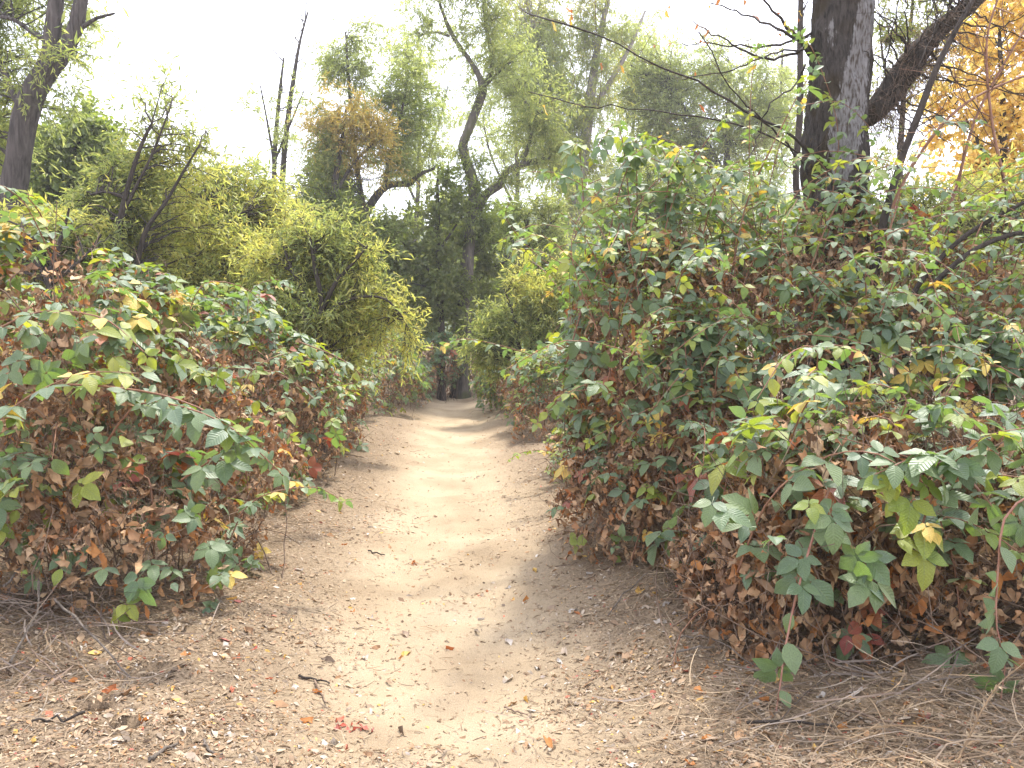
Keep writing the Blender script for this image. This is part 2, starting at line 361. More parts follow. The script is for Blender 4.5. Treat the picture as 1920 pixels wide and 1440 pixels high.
def sand_mat():
    m, n, l = new_mat("sandy_ground")
    t = n.new("ShaderNodeTexCoord"); at_ = n.new("ShaderNodeAttribute"); at_.attribute_name = "sandy"
    a = n.new("ShaderNodeTexNoise"); a.inputs["Scale"].default_value = 1.6; a.inputs["Detail"].default_value = 6; l(t.outputs["Object"], a.inputs["Vector"])
    b = n.new("ShaderNodeTexNoise"); b.inputs["Scale"].default_value = 60; b.inputs["Detail"].default_value = 6; b.inputs["Roughness"].default_value = .75; l(t.outputs["Object"], b.inputs["Vector"])
    c = n.new("ShaderNodeTexNoise"); c.inputs["Scale"].default_value = 320; c.inputs["Detail"].default_value = 3; l(t.outputs["Object"], c.inputs["Vector"])
    sand = ramp(n, [(.28, .21, .135, .3), (.365, .285, .19, .55), (.41, .325, .225, .75)]); l(a.outputs["Fac"], sand.inputs[0])
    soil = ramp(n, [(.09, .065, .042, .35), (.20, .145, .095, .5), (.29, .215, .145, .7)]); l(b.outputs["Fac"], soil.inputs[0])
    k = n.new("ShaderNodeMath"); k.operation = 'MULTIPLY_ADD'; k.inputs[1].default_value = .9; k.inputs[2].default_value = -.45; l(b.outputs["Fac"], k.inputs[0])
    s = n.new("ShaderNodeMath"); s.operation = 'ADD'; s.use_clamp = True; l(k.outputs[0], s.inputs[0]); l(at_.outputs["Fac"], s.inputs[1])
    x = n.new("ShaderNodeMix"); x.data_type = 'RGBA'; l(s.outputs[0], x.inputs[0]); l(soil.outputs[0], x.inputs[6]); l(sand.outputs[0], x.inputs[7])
    gr = n.new("ShaderNodeMapRange"); gr.inputs[1].default_value = .3; gr.inputs[2].default_value = .7; gr.inputs[3].default_value = .72; gr.inputs[4].default_value = 1.18; l(c.outputs["Fac"], gr.inputs[0])
    y = n.new("ShaderNodeMix"); y.data_type = 'RGBA'; y.blend_type = 'MULTIPLY'; y.inputs[0].default_value = 1; l(x.outputs[2], y.inputs[6]); l(gr.outputs[0], y.inputs[7])
    hs = n.new("ShaderNodeMath"); hs.operation = 'MULTIPLY_ADD'; hs.inputs[1].default_value = .35; l(c.outputs["Fac"], hs.inputs[0]); l(b.outputs["Fac"], hs.inputs[2])
    bp = n.new("ShaderNodeBump"); bp.inputs["Strength"].default_value = .9; bp.inputs["Distance"].default_value = .012; l(hs.outputs[0], bp.inputs["Height"])
    p = n.new("ShaderNodeBsdfPrincipled"); p.inputs["Roughness"].default_value = .95; p.inputs["Specular IOR Level"].default_value = .15
    l(y.outputs[2], p.inputs["Base Color"]); l(bp.outputs[0], p.inputs["Normal"])
    o = n.new("ShaderNodeOutputMaterial"); l(p.outputs[0], o.inputs["Surface"]); return m
SAND = sand_mat()

# ------------------------------------------------------------------ ground and path (one sheet, cut along the path's edge)
def ground():
    a = np.concatenate([np.arange(0, 2.3, .03), 2.3 + np.cumsum(.03 * 1.12 ** np.arange(1, 60))])
    a = a[a < 140]; s = np.concatenate([-a[:0:-1], a])
    ys = [1.4]; d = .028
    while ys[-1] < 135:
        ys.append(ys[-1] + d); d *= 1.011 if ys[-1] < 24 else 1.12
    back = 1.4 - np.cumsum(.08 * 1.25 ** np.arange(24)); ys = np.concatenate([back[::-1], ys])
    S, Y = np.meshgrid(s, ys); X = S + path_c(Y)
    Z = ground_h(X, Y)
    V = np.stack([X, Y, Z], -1).reshape(-1, 3)
    nx = len(s); ny = len(ys)
    i = (np.arange(ny - 1)[:, None] * nx + np.arange(nx - 1)[None]).ravel()
    F = np.stack([i, i + 1, i + nx + 1, i + nx], -1)
    half = .80 + .10 * noise3(np.stack([np.zeros_like(Y), Y, Y * 0], -1), .8, 1)
    w = np.abs(S) / half
    sandy = (1.12 - 1.0 * sstep(.25, 1.25, w)) * sstep(23, 17, Y) + .12 * noise3(V.reshape(ny, nx, 3), 2.4, 2)
    for hx, hy, hr, hd in HOLE_XY:      # soil colour darkened inside the burrows, painting in their inner shade
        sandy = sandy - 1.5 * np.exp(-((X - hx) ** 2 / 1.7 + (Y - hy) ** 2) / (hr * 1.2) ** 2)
    inside = ((np.abs(S) < half) & (Y < 19) & (Y > .3)).ravel()
    fi = inside[F].all(1)
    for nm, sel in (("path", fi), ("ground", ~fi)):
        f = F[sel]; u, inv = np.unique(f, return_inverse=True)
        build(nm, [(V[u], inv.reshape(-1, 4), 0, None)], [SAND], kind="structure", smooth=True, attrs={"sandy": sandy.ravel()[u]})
ground()
print("ground", round(time.time() - T00, 1))

def hill():
    r = np.random.default_rng(12)
    xs = np.linspace(-130, 130, 160); ys = np.linspace(95, 133, 26); X, Y = np.meshgrid(xs, ys)
    px = 960 + X / Y * FPX
    top = 22 + 12 * np.exp(-((px - 150) / 260) ** 2) + 4 * np.sin(X * .05)
    P = np.stack([X, Y, X * 0], -1)
    Z = -1 + top * sstep(95, 128, Y) + (1.6 * noise3(P, .55, 1) + 1.0 * noise3(P, 1.3, 2)) * sstep(96, 100, Y)
    V = np.stack([X, Y, Z], -1).reshape(-1, 3); i = (np.arange(25)[:, None] * 160 + np.arange(159)[None]).ravel()
    m, n, l = new_mat("wooded_hill"); t = n.new("ShaderNodeTexCoord"); a = n.new("ShaderNodeTexNoise"); a.inputs["Scale"].default_value = .9; a.inputs["Detail"].default_value = 8
    l(t.outputs["Object"], a.inputs["Vector"]); q = ramp(n, [(.03, .05, .02, .3), (.07, .10, .035, .5), (.15, .15, .06, .7)]); l(a.outputs["Fac"], q.inputs[0])
    p = n.new("ShaderNodeBsdfPrincipled"); p.inputs["Roughness"].default_value = .95; l(q.outputs[0], p.inputs["Base Color"]); o = n.new("ShaderNodeOutputMaterial"); l(p.outputs[0], o.inputs["Surface"])
    build("hill", [(V, np.stack([i, i + 1, i + 161, i + 160], -1), 0, None)], [m], None, (0, 0, 0), True, "structure")
hill()
def haze():
    lo = np.array([-150, -60, -4.0]); hi = np.array([150, 145, 42.0])
    V = np.array([[(lo, hi)[(i >> k) & 1][k] for k in range(3)] for i in range(8)], float)
    F = np.array([(0, 2, 3, 1), (4, 5, 7, 6), (0, 1, 5, 4), (2, 6, 7, 3), (0, 4, 6, 2), (1, 3, 7, 5)])
    m, n, l = new_mat("haze_air"); v = n.new("ShaderNodeVolumePrincipled"); v.inputs["Color"].default_value = (.96, .97, 1, 1); v.inputs["Density"].default_value = HAZE; v.inputs["Anisotropy"].default_value = .35
    o = n.new("ShaderNodeOutputMaterial"); l(v.outputs[0], o.inputs["Volume"])
    build("haze", [(V, F, 0, None)], [m], None, (0, 0, 0), False, "stuff")
HAZE = 0.0016
haze()

# ------------------------------------------------------------------ brambles
ALL_LOBES = []
BUSH = []
def surf_samples(b, n, dep, seed, view_bias=.55):
    """n points near the outer surface of the bush -> pos, outward normal, depth below the surface"""
    r = np.random.default_rng(seed); lob = b['lobes']
    area = np.array([(l[3] * l[4] + l[3] * l[5] + l[4] * l[5]) for l in lob])
    idx = r.choice(len(lob), n * 4, p=area / area.sum())
    Lb = lob[idx]; u = nz(r.normal(size=(n * 4, 3)))
    c, rad = Lb[:, :3], Lb[:, 3:6]
    k = 1 + .20 * noise3(c + u * rad, 1.9, 0) + .13 * noise3(c + u * rad, 5.0, 1)
    d = dep(r, n * 4)
    nrm = nz(u / rad)
    P = c + u * rad * k[:, None] - nrm * d[:, None]
    ok = P[:, 2] > ground_h(P[:, 0], P[:, 1]) + .03
    for q in lob:
        e = np.linalg.norm((P - q[:3]) / q[3:6], axis=1); ok &= (e > .8 - .0 * d) | (np.all(Lb == q, axis=1))
    for o in BUSH:
        if o is b: continue
        for q in o['lobes']:
            ok &= np.linalg.norm((P - q[:3]) / q[3:6], axis=1) > .72
    back = (nrm * (CAM - P)).sum(1) < -.15
    ok &= ~back | (r.random(n * 4) > view_bias)
    w = np.where(ok)[0][:n]
    return P[w], nrm[w], d[w]
def bush(name, label, lobes, n_leaf, n_dry, leaf=.11, green=.55, near=0, yellow=.06, lime=.16, red=.01, seed=1, group=None, canes=14, dry_size=.06, dead=90, soft=.2, gap=-.30, auto=6, sl=(.25, .65)):
    lob = np.array(lobes, float)
    b = dict(name=name, label=label, lobes=lob, n_leaf=int(n_leaf * 1.5), n_dry=int(n_dry * 1.5), leaf=leaf * .74, green=green, near=near, yellow=yellow, lime=lime, red=red, seed=seed, group=group,
             canes=canes, dry_size=dry_size, dead=dead, soft=soft, gap=gap, auto=auto, sl=sl, shoots=[], extra=[])
    BUSH.append(b); return b
GL = "blackberry bushes along the path"
bl1 = bush("blackberry_bush", "broad blackberry bush with yellow leaf spray over brown foliage, beside the grey stalk heap",
           [(-2.8, 4.6, .75, 1.3, 1.15, 1.25), (-2.08, 4.22, .35, .62, .75, .66), (-3.85, 4.8, .9, 1.2, 1.2, 1.3)], 2100, 8000, .115, 1.25, 2, .08, .28, .008, 11, GL, 26, soft=.28, auto=26, gap=-.2, sl=(.2, .6), dead=220)
bl2 = bush("blackberry_bush", "glossy blackberry bush under the thin dark willow stems, between path and willow thicket",
           [(-3.05, 7.2, .85, 1.25, 1.6, 1.0), (-2.4, 6.4, .35, .75, .9, .7)], 2300, 5600, .105, 1.0, 1, .07, .30, .008, 12, GL, 16, auto=12)
bl3 = bush("blackberry_bush", "rust-brown edged blackberry bush below the brightest yellow willow shrub",
           [(-3.15, 10.3, .75, 1.25, 1.9, .95), (-2.35, 9.3, .35, .55, 1.0, .65)], 2100, 3600, .10, .95, 0, .06, .38, .008, 13, GL, 8, auto=12)
bl4 = bush("blackberry_bush", "lime-tinged blackberry bush tumbling to the narrow far path beside the dark thicket",
           [(-3.2, 13.7, .8, 1.3, 1.9, 1.0), (-2.6, 15.8, .6, .9, 1.0, .9)], 1800, 2000, .10, .6, 0, .04, .42, .01, 14, GL, 6)
bl5 = bush("blackberry_bush", "low pale blackberry bush spreading behind the glossy one, under the willow stems",
           [(-5.4, 7.9, .95, 1.7, 2.2, 1.05), (-5.2, 11.5, .9, 1.8, 2.2, 1.1), (-4.3, 9.2, .9, 1.2, 1.8, 1.0)], 2100, 900, .11, .5, 0, .05, .18, .01, 15, GL, 6)
br1 = bush("blackberry_bush", "near blackberry bush with large pleated leaves over dark bare stems, at the straw strewn corner",
           [(1.62, 3.72, .46, .86, .78, .68), (2.3, 3.5, .48, .9, .78, .76), (1.3, 3.5, .2, .55, .45, .42)], 600, 5200, .125, .82, 2, .07, .14, .01, 21, GL, 22, soft=.16, dead=420, auto=12, gap=-.15, sl=(.25, .6))
br2 = bush("blackberry_bush", "tall blackberry bush with brown dead foliage, climbing round the old mossy trunk",
           [(1.95, 5.35, .95, 1.35, 1.1, 1.18), (1.15, 5.1, .5, .72, .9, .85), (2.5, 5.9, 1.3, 1.4, .9, 1.28), (1.35, 5.9, 1.25, .75, .8, 1.05), (1.0, 5.35, 1.35, .6, .75, 1.0)], 2700, 11000, .105, 1.2, 2, .07, .14, .012, 22, GL, 30, soft=.45, dead=260, auto=95, gap=-.15, sl=(.45, 1.15))
br3 = bush("blackberry_bush", "high blackberry bush tangled with leaning dead canes before the golden tree",
           [(3.6, 5.3, 1.0, 1.2, 1.2, 1.05), (3.7, 6.4, 1.2, 1.4, 1.1, 1.05)], 1500, 3600, .105, .9, 1, .05, .14, .01, 23, GL, 14, soft=.6, auto=36, gap=-.1, sl=(.4, 1.0))
br4 = bush("blackberry_bush", "lime-topped blackberry bush leaning over the path past the tall brown one",
           [(1.5, 8.1, .7, 1.0, 1.6, .85), (.95, 7.6, .3, .6, 1.1, .55)], 2000, 4600, .10, .9, 1, .07, .26, .01, 24, GL, 14, auto=12)
br5 = bush("blackberry_bush", "yellow-green blackberry bush on the path edge beneath the feathery willow shrub",
           [(1.15, 11.6, .65, 1.1, 1.8, .85), (.55, 10.6, .3, .5, 1.0, .5)], 1700, 2800, .10, .75, 0, .05, .3, .02, 25, GL, 6)
br6 = bush("blackberry_bush", "small far blackberry bush where the path narrows by the dark trunk",
           [(.45, 15.3, .65, 1.1, 1.9, .85)], 1300, 1500, .10, .55, 0, .04, .24, .01, 26, GL, 4)
be1 = bush("bramble_thicket", "shaded blue-green thicket over bare brown stems at the path's end",
           [(-2.1, 18.8, .9, .9, .8, .75), (-1.75, 18.4, 1.1, .55, .5, .55), (-2.3, 17.6, .5, .6, .6, .6)], 1700, 1600, .10, .9, 0, .0, .04, .0, 27, None, 4, auto=3)
be2 = bush("dead_thicket", "dry brown dead thicket closing the far end of the path",
           [(-1.2, 19.9, .6, 1.2, .7, .9), (.2, 19.5, .7, 1.1, .8, .85), (-2.6, 20.5, .6, 1, .7, .8)], 160, 4200, .09, 1.2, 0, .0, .1, .0, 28, None, 4, dead=220, auto=0)

def interp_front(px, py, b):
    """distance at which the view ray through a pixel meets the bush's lobes"""
    d = nz(at(px, py, 1.0) - CAM); best = None
    for q in b['lobes']:
        o = (CAM - q[:3]) / q[3:6]; e = d / q[3:6]
        A, B, C = e @ e, 2 * o @ e, o @ o - 1
        D = B * B - 4 * A * C
        if D < 0: continue
        t = (-B - math.sqrt(D)) / (2 * A)
        if t > 0 and (best is None or t < best): best = t
    return None if best is None else (d * best)[1]
def shoot(b, pts, n, size=.12, mats=(0,), Y=None, r0=.006, mat=None, start=.15, seed=0):
    """a living cane through photo pixels (px, py, distance); leaves along it"""
    r = np.random.default_rng(seed + 991)
    P = []
    for p in pts:
        y = p[2] if len(p) > 2 else Y
        P.append(at(p[0], p[1], y))
    L = smooth_line(np.array(P), 14)
    b['shoots'].append((L, r0, mat))
    t = np.linspace(start, 1, n)
    for i, tt in enumerate(t):
        f = tt * 13; k = min(int(f), 12); pos = L[k] + (L[k + 1] - L[k]) * (f - k); tg = nz(L[k + 1] - L[k])
        side = nz(np.cross(tg, UP) + 1e-6) * (1 if i % 2 else -1)
        ax = nz(side * .9 + tg * .45 + np.array([0, -.25, -.35]) + r.normal(size=3) * .3)
        if i == n - 1: ax = nz(tg + np.array([0, 0, -.2]))
        nm = nz(UP * .9 + np.array([0, -.55, 0]) + r.normal(size=3) * .3)
        b['extra'].append((pos, ax, nm, size * .86 * r.uniform(.65, 1.2) * (1 - .25 * (tt > .9)), int(r.choice(mats))))
def spot(b, px, py, size, mat, Y=None, ax=None, n=1, spread=20, seed=0):
    r = np.random.default_rng(seed + int(px))
    for i in range(n):
        x, y = px + r.normal() * spread * (n > 1), py + r.normal() * spread * .6 * (n > 1)
        yy = Y or interp_front(x, y, b)
        if yy is None: continue
        b['extra'].append((at(x, y, yy - .10 - .05 * r.random()), nz(r.normal(size=3) * .6 + np.array([0, -.3, -.5])) if ax is None else nz(np.array(ax, float)),
                           nz(np.array([0, -.7, .7]) + r.normal(size=3) * .3), size * .8 * r.uniform(.7, 1.2), mat))
# near front bush: the hairy cane hanging to the ground, the edge cane, leaf clusters
shoot(br1, [(1560, 900, 3.0), (1530, 990, 2.9), (1500, 1090, 2.84), (1475, 1200, 2.8), (1462, 1290, 2.76), (1445, 1400, 2.7)], 11, .115, (0,), None, .006, 'red', 0, 1)
shoot(br1, [(1985, 900, 2.65), (1890, 960, 2.65), (1872, 1060, 2.65), (1868, 1170, 2.65), (1884, 1240, 2.65), (1875, 1320, 2.65)], 9, .10, (0,), None, .005, 'red', .1, 2)
shoot(br1, [(1380, 1080, 3.2), (1440, 940, 3.05), (1540, 860, 3.0), (1640, 850, 2.9), (1730, 905, 2.85)], 12, .13, (0, 0, 0, 1), None, .005, None, .1, 3)
shoot(br1, [(1700, 1150, 3.1), (1740, 950, 2.9), (1830, 830, 2.8), (1930, 800, 2.75)], 11, .13, (0, 0, 0, 0, 1), None, .005, None, .2, 4)
shoot(br1, [(1900, 1000, 2.9), (1800, 880, 2.85), (1740, 850, 2.85), (1640, 890, 2.85)], 9, .125, (0,), None, .005, 'red', .2, 5)
shoot(br1, [(1300, 850, 4.0), (1340, 900, 3.75), (1400, 960, 3.6), (1425, 1010, 3.55)], 7, .12, (0,), None, .004, None, .2, 6)
for i, (x, y, s, m) in enumerate([(1560, 960, .14, 0), (1620, 1030, .15, 0), (1680, 930, .14, 1), (1640, 880, .13, 1), (1480, 1000, .12, 0), (1600, 1090, .15, 0), (1520, 1080, .13, 0), (1700, 1010, .12, 1),
                               (1790, 880, .13, 0), (1850, 830, .14, 0), (1900, 870, .13, 0), (1880, 760, .15, 0), (1500, 930, .12, 1), (1740, 990, .11, 2), (1420, 960, .12, 0), (1350, 940, .12, 0), (1900, 950, .12, 0), (1830, 930, .13, 0)]):
    spot(br1, x, y, s, m, 2.98, None, 2, 18, i)
for x, y, s, m in [(1780, 775, .13, 2), (1735, 770, .11, 2), (1830, 755, .10, 2), (1800, 790, .08, 2), (1650, 745, .12, 2), (1620, 755, .09, 2), (1780, 660, .11, 2), (1800, 670, .09, 2), (1705, 697, .09, 2), (1470, 815, .10, 2), (1225, 800, .10, 2),
                   (1760, 545, .10, 2), (1380, 475, .10, 2), (1640, 685, .08, 1), (1380, 805, .09, 3), (1590, 650, .09, 3)]:
    spot(br2 if y > 640 or x < 1650 else br3, x, y, s * 1.1, m, None, None, 1, 0, 5)
for px, py in [(1320, 620), (1190, 560), (1280, 700), (1560, 690), (1400, 620), (1480, 520), (1690, 600), (1300, 560), (1540, 800), (1600, 490), (1430, 740), (1850, 600), (1150, 690)]:
    spot(br2, px, py, .125, 0, None, None, 4, 30, 3)
shoot(br2, [(1120, 620, 4.6), (1075, 500, 4.7), (1080, 420, 4.8), (1130, 350, 4.9)], 8, .10, (0, 1, 1), None, .004, None, .1, 7)
shoot(br2, [(1200, 560, 4.8), (1180, 440, 4.9), (1220, 350, 5.0), (1290, 310, 5.0), (1340, 315, 4.9)], 11, .10, (0, 1, 0), None, .005, None, .15, 8)
shoot(br2, [(1370, 520, 5.0), (1400, 380, 5.0), (1450, 270, 5.0), (1490, 190, 5.0), (1520, 140, 4.95)], 13, .115, (0, 0, 1), None, .006, None, .2, 9)
shoot(br2, [(1450, 520, 5.0), (1340, 400, 5.0), (1260, 360, 4.9), (1150, 370, 4.8)], 9, .105, (0, 1), None, .005, None, .2, 10)
shoot(br2, [(1430, 450, 5.1), (1330, 330, 5.2), (1250, 300, 5.2), (1200, 300, 5.2)], 8, .10, (0, 0, 1), None, .004, None, .2, 11)
shoot(br2, [(1500, 560, 4.9), (1560, 400, 4.9), (1620, 330, 4.9), (1700, 300, 4.9)], 9, .105, (0, 0, 1), None, .005, None, .2, 12)
shoot(br3, [(1650, 500, 5.0), (1700, 330, 5.1), (1750, 240, 5.2), (1830, 225, 5.2)], 10, .10, (0,), None, .005, None, .2, 13)
shoot(br3, [(1800, 520, 4.8), (1850, 400, 4.9), (1900, 330, 5.0), (1960, 320, 5.0)], 8, .10, (0, 1), None, .005, None, .2, 14)
for i in range(16):
    q = np.random.default_rng(700 + i); x0 = q.uniform(1090, 1500); y0 = q.uniform(430, 540); yy = q.uniform(4.8, 5.4); dx = q.uniform(-110, 120); h = q.uniform(90, 210)
    shoot(br2, [(x0, y0, yy), (x0 + dx * .25, y0 - h * .6, yy), (x0 + dx * .6, y0 - h, yy), (x0 + dx * 1.2, y0 - h * .92, yy - .1), (x0 + dx * 1.7, y0 - h * .7, yy - .15)], int(9 + h / 30), .105, (0, 0, 0, 1), None, .0045, None, .1, 730 + i)
shoot(br2, [(1180, 800, 4.4), (1130, 720, 4.3), (1060, 740, 4.3), (1010, 790, 4.4)], 8, .105, (0, 1, 1), None, .004, None, .15, 15)
shoot(br4, [(1180, 640, 7.0), (1100, 570, 7.0), (1020, 640, 6.9)], 9, .11, (1, 0), None, .004, None, .1, 16)
# left bush: the arching spray with yellow leaves, the dark hanging cluster, low creeping leaves
shoot(bl1, [(-40, 640, 3.7), (40, 595, 3.6), (110, 583, 3.55), (200, 600, 3.5), (270, 660, 3.5)], 11, .12, (0, 1, 2, 0), None, .006, None, .05, 20)
shoot(bl1, [(80, 720, 3.7), (200, 725, 3.6), (320, 745, 3.55), (420, 790, 3.5), (480, 850, 3.5)], 13, .12, (0, 0, 1), None, .006, None, .1, 21)
shoot(bl1, [(180, 860, 3.7), (250, 765, 3.6), (330, 760, 3.5), (430, 800, 3.45), (520, 880, 3.5)], 12, .12, (0,), None, .006, None, .3, 22)
shoot(bl1, [(340, 900, 3.6), (400, 860, 3.5), (440, 830, 3.45)], 6, .13, (0,), None, .005, None, .2, 23)
shoot(bl1, [(-20, 800, 3.4), (60, 740, 3.4), (160, 700, 3.45), (260, 700, 3.5)], 9, .12, (0, 2, 0, 1), None, .005, None, .1, 24)
for i, (x, y, s, m) in enumerate([(390, 840, .13, 0), (350, 800, .12, 0), (440, 860, .13, 0), (20, 750, .13, 2), (60, 620, .12, 0), (150, 640, .13, 0), (230, 600, .12, 0), (30, 680, .12, 0), (100, 690, .13, 0), (200, 720, .12, 1), (300, 740, .12, 1),
                                  (370, 960, .11, 0), (400, 1010, .12, 0), (340, 1000, .11, 0), (420, 1080, .13, 0), (460, 1070, .10, 0), (395, 1130, .12, 0), (270, 1080, .11, 0), (330, 1080, .09, 0), (210, 1120, .09, 1), (450, 1020, .10, 0), (15, 900, .12, 0), (30, 920, .11, 1),
                                  (380, 700, .11, 1), (450, 740, .11, 1), (150, 820, .10, 0), (100, 860, .11, 0), (250, 880, .1, 3)]):
    spot(bl1, x, y, s, m, None, None, 2, 14, i + 60)
shoot(bl2, [(420, 690, 5.6), (520, 700, 5.5), (600, 760, 5.5), (640, 830, 5.6)], 10, .11, (0, 1), None, .005, None, .1, 25)
shoot(bl2, [(560, 640, 6.0), (650, 680, 6.0), (720, 750, 6.2)], 8, .105, (0, 1), None, .005, None, .1, 26)

def auto_shoots(b):
    r = np.random.default_rng(b['seed'] + 333)
    P, N, D = surf_samples(b, 400, lambda r, n: np.zeros(n), b['seed'] + 222, 1.0)
    w = np.where(N[:, 2] > .05)[0][:b['auto']]
    for i in w:
        p, n = P[i], N[i]; l = r.uniform(*b['sl'])
        d = nz(n * .35 + UP * .9 + r.normal(size=3) * .4); a = nz(n * np.array([1, 1, 0]) + r.normal(size=3) * .5)
        L = smooth_line(np.array([p - d * l * .5 - UP * .2, p, p + d * l * .45, p + d * l * .55 + a * l * .45, p + d * l * .35 + a * l * .85]), 14)
        b['shoots'].append((L, .0045, None)); k = int(6 + l * 16)
        for j, tt in enumerate(np.linspace(.2, 1, k)):
            f = tt * 13; q = min(int(f), 12); pos = L[q] + (L[q + 1] - L[q]) * (f - q); tg = nz(L[q + 1] - L[q])
            ax = nz(nz(np.cross(tg, UP) + 1e-6) * (1 if j % 2 else -1) * .9 + tg * .5 + UP * -.25 + r.normal(size=3) * .3)
            b['extra'].append((pos, ax, nz(UP + r.normal(size=3) * .35), b['leaf'] * r.uniform(.75, 1.2) * (1 - .3 * tt), int(r.choice([0, 0, 0, 1, 1, 2 if r.random() < .3 else 0]))))
def gen_bush(b):
    sd = b['seed']; r = np.random.default_rng(sd)
    if b['auto']: auto_shoots(b)
    P, N, D = surf_samples(b, b['n_leaf'] * 2, lambda r, n: np.abs(r.normal(0, .10, n)) - .03, sd)
    hg = P[:, 2] - ground_h(P[:, 0], P[:, 1])
    q = (hg - b['green'] + .55 * noise3(P, 1.9, 2) + .35 * noise3(P, 5, 3)) / b['soft']
    keep = r.random(len(P)) < 1 / (1 + np.exp(-q)) * .96 + .04
    keep &= (noise3(P, 2.6, 1) + .5 * noise3(P, 7, 3) > b['gap'])
    P, N, D = P[keep][:b['n_leaf']], N[keep][:b['n_leaf']], D[keep][:b['n_leaf']]
    n = len(P)
    nm = nz(UP * .85 + N * .6 + r.normal(size=(n, 3)) * .38)
    ax = nz(N * np.array([1, 1, .2]) + UP * -.35 + r.normal(size=(n, 3)) * .6)
    ax = nz(ax - nm * (ax * nm).sum(1, keepdims=True) * .8)
    sz = b['leaf'] * np.exp(np.clip(r.normal(0, .36, n), -1, .6)) * .95
    u = r.random(n) + .12 * noise3(P, 2.2, 0)
    m = np.where(u < b['yellow'], 2, np.where(u < b['yellow'] + b['lime'], 1, np.where(u > 1 - b['red'], 3, 0)))
    if b['extra']:
        e = b['extra']
        P = np.vstack([P, [x[0] for x in e]]); ax = np.vstack([ax, [x[1] for x in e]]); nm = np.vstack([nm, [x[2] for x in e]])
        sz = np.concatenate([sz, [x[3] for x in e]]); m = np.concatenate([m, [x[4] for x in e]])
    b['P'], b['ax'], b['nm'], b['sz'], b['m'] = P, nz(ax), nz(nm), sz, m.astype(int)
    # dead leaves hang deeper and lower
    P, N, D = surf_samples(b, int(b['n_dry'] * 2.6), lambda r, n: np.abs(r.normal(.0, .13, n)), sd + 500)
    hg = P[:, 2] - ground_h(P[:, 0], P[:, 1])
    q = (hg - b['green'] * 1.15 + .55 * noise3(P, 1.9, 2)) / (b['soft'] * 1.3)
    keep = r.random(len(P)) < np.maximum(.07 + .93 / (1 + np.exp(q)), .22 * (noise3(P, 2.6, 1) < b['gap'] + .1))
    keep &= (hg > .30) | (r.random(len(P)) < .4)
    P, N = P[keep][:b['n_dry']], N[keep][:b['n_dry']]
    n = len(P)
    b['dP'] = P; b['dax'] = nz(UP * -.8 + N * .3 + r.normal(size=(n, 3)) * .6); b['dnm'] = nz(N + r.normal(size=(n, 3)) * .6)
    b['dsz'] = b['dry_size'] * .70 * np.exp(np.clip(r.normal(0, .45, n), -1, .75)); b['dm'] = (r.random(n) < .10).astype(int)
for b in BUSH: gen_bush(b)
# which leaves show: nearest per small cell of the view
def visible_rank(P, sz, cell=16):
    x, y, d = project(P)
    ok = (d > .5) & (x > -10) & (x < 1930) & (y > -10) & (y < 1450)
    cx = np.clip((x / cell).astype(int), 0, 130); cy = np.clip((y / cell).astype(int), 0, 100)
    zb = np.full((131, 101), 1e9); np.minimum.at(zb, (cx[ok], cy[ok]), d[ok])
    return ok & (d < zb[cx, cy] + .10), sz / np.maximum(d, .1)
aP = np.vstack([b['P'] for b in BUSH]); aS = np.concatenate([b['sz'] for b in BUSH])
vis, rank = visible_rank(aP, aS); off = 0
for b in BUSH:
    n = len(b['P']); b['vis'] = vis[off:off + n]; b['rank'] = rank[off:off + n]; off += n

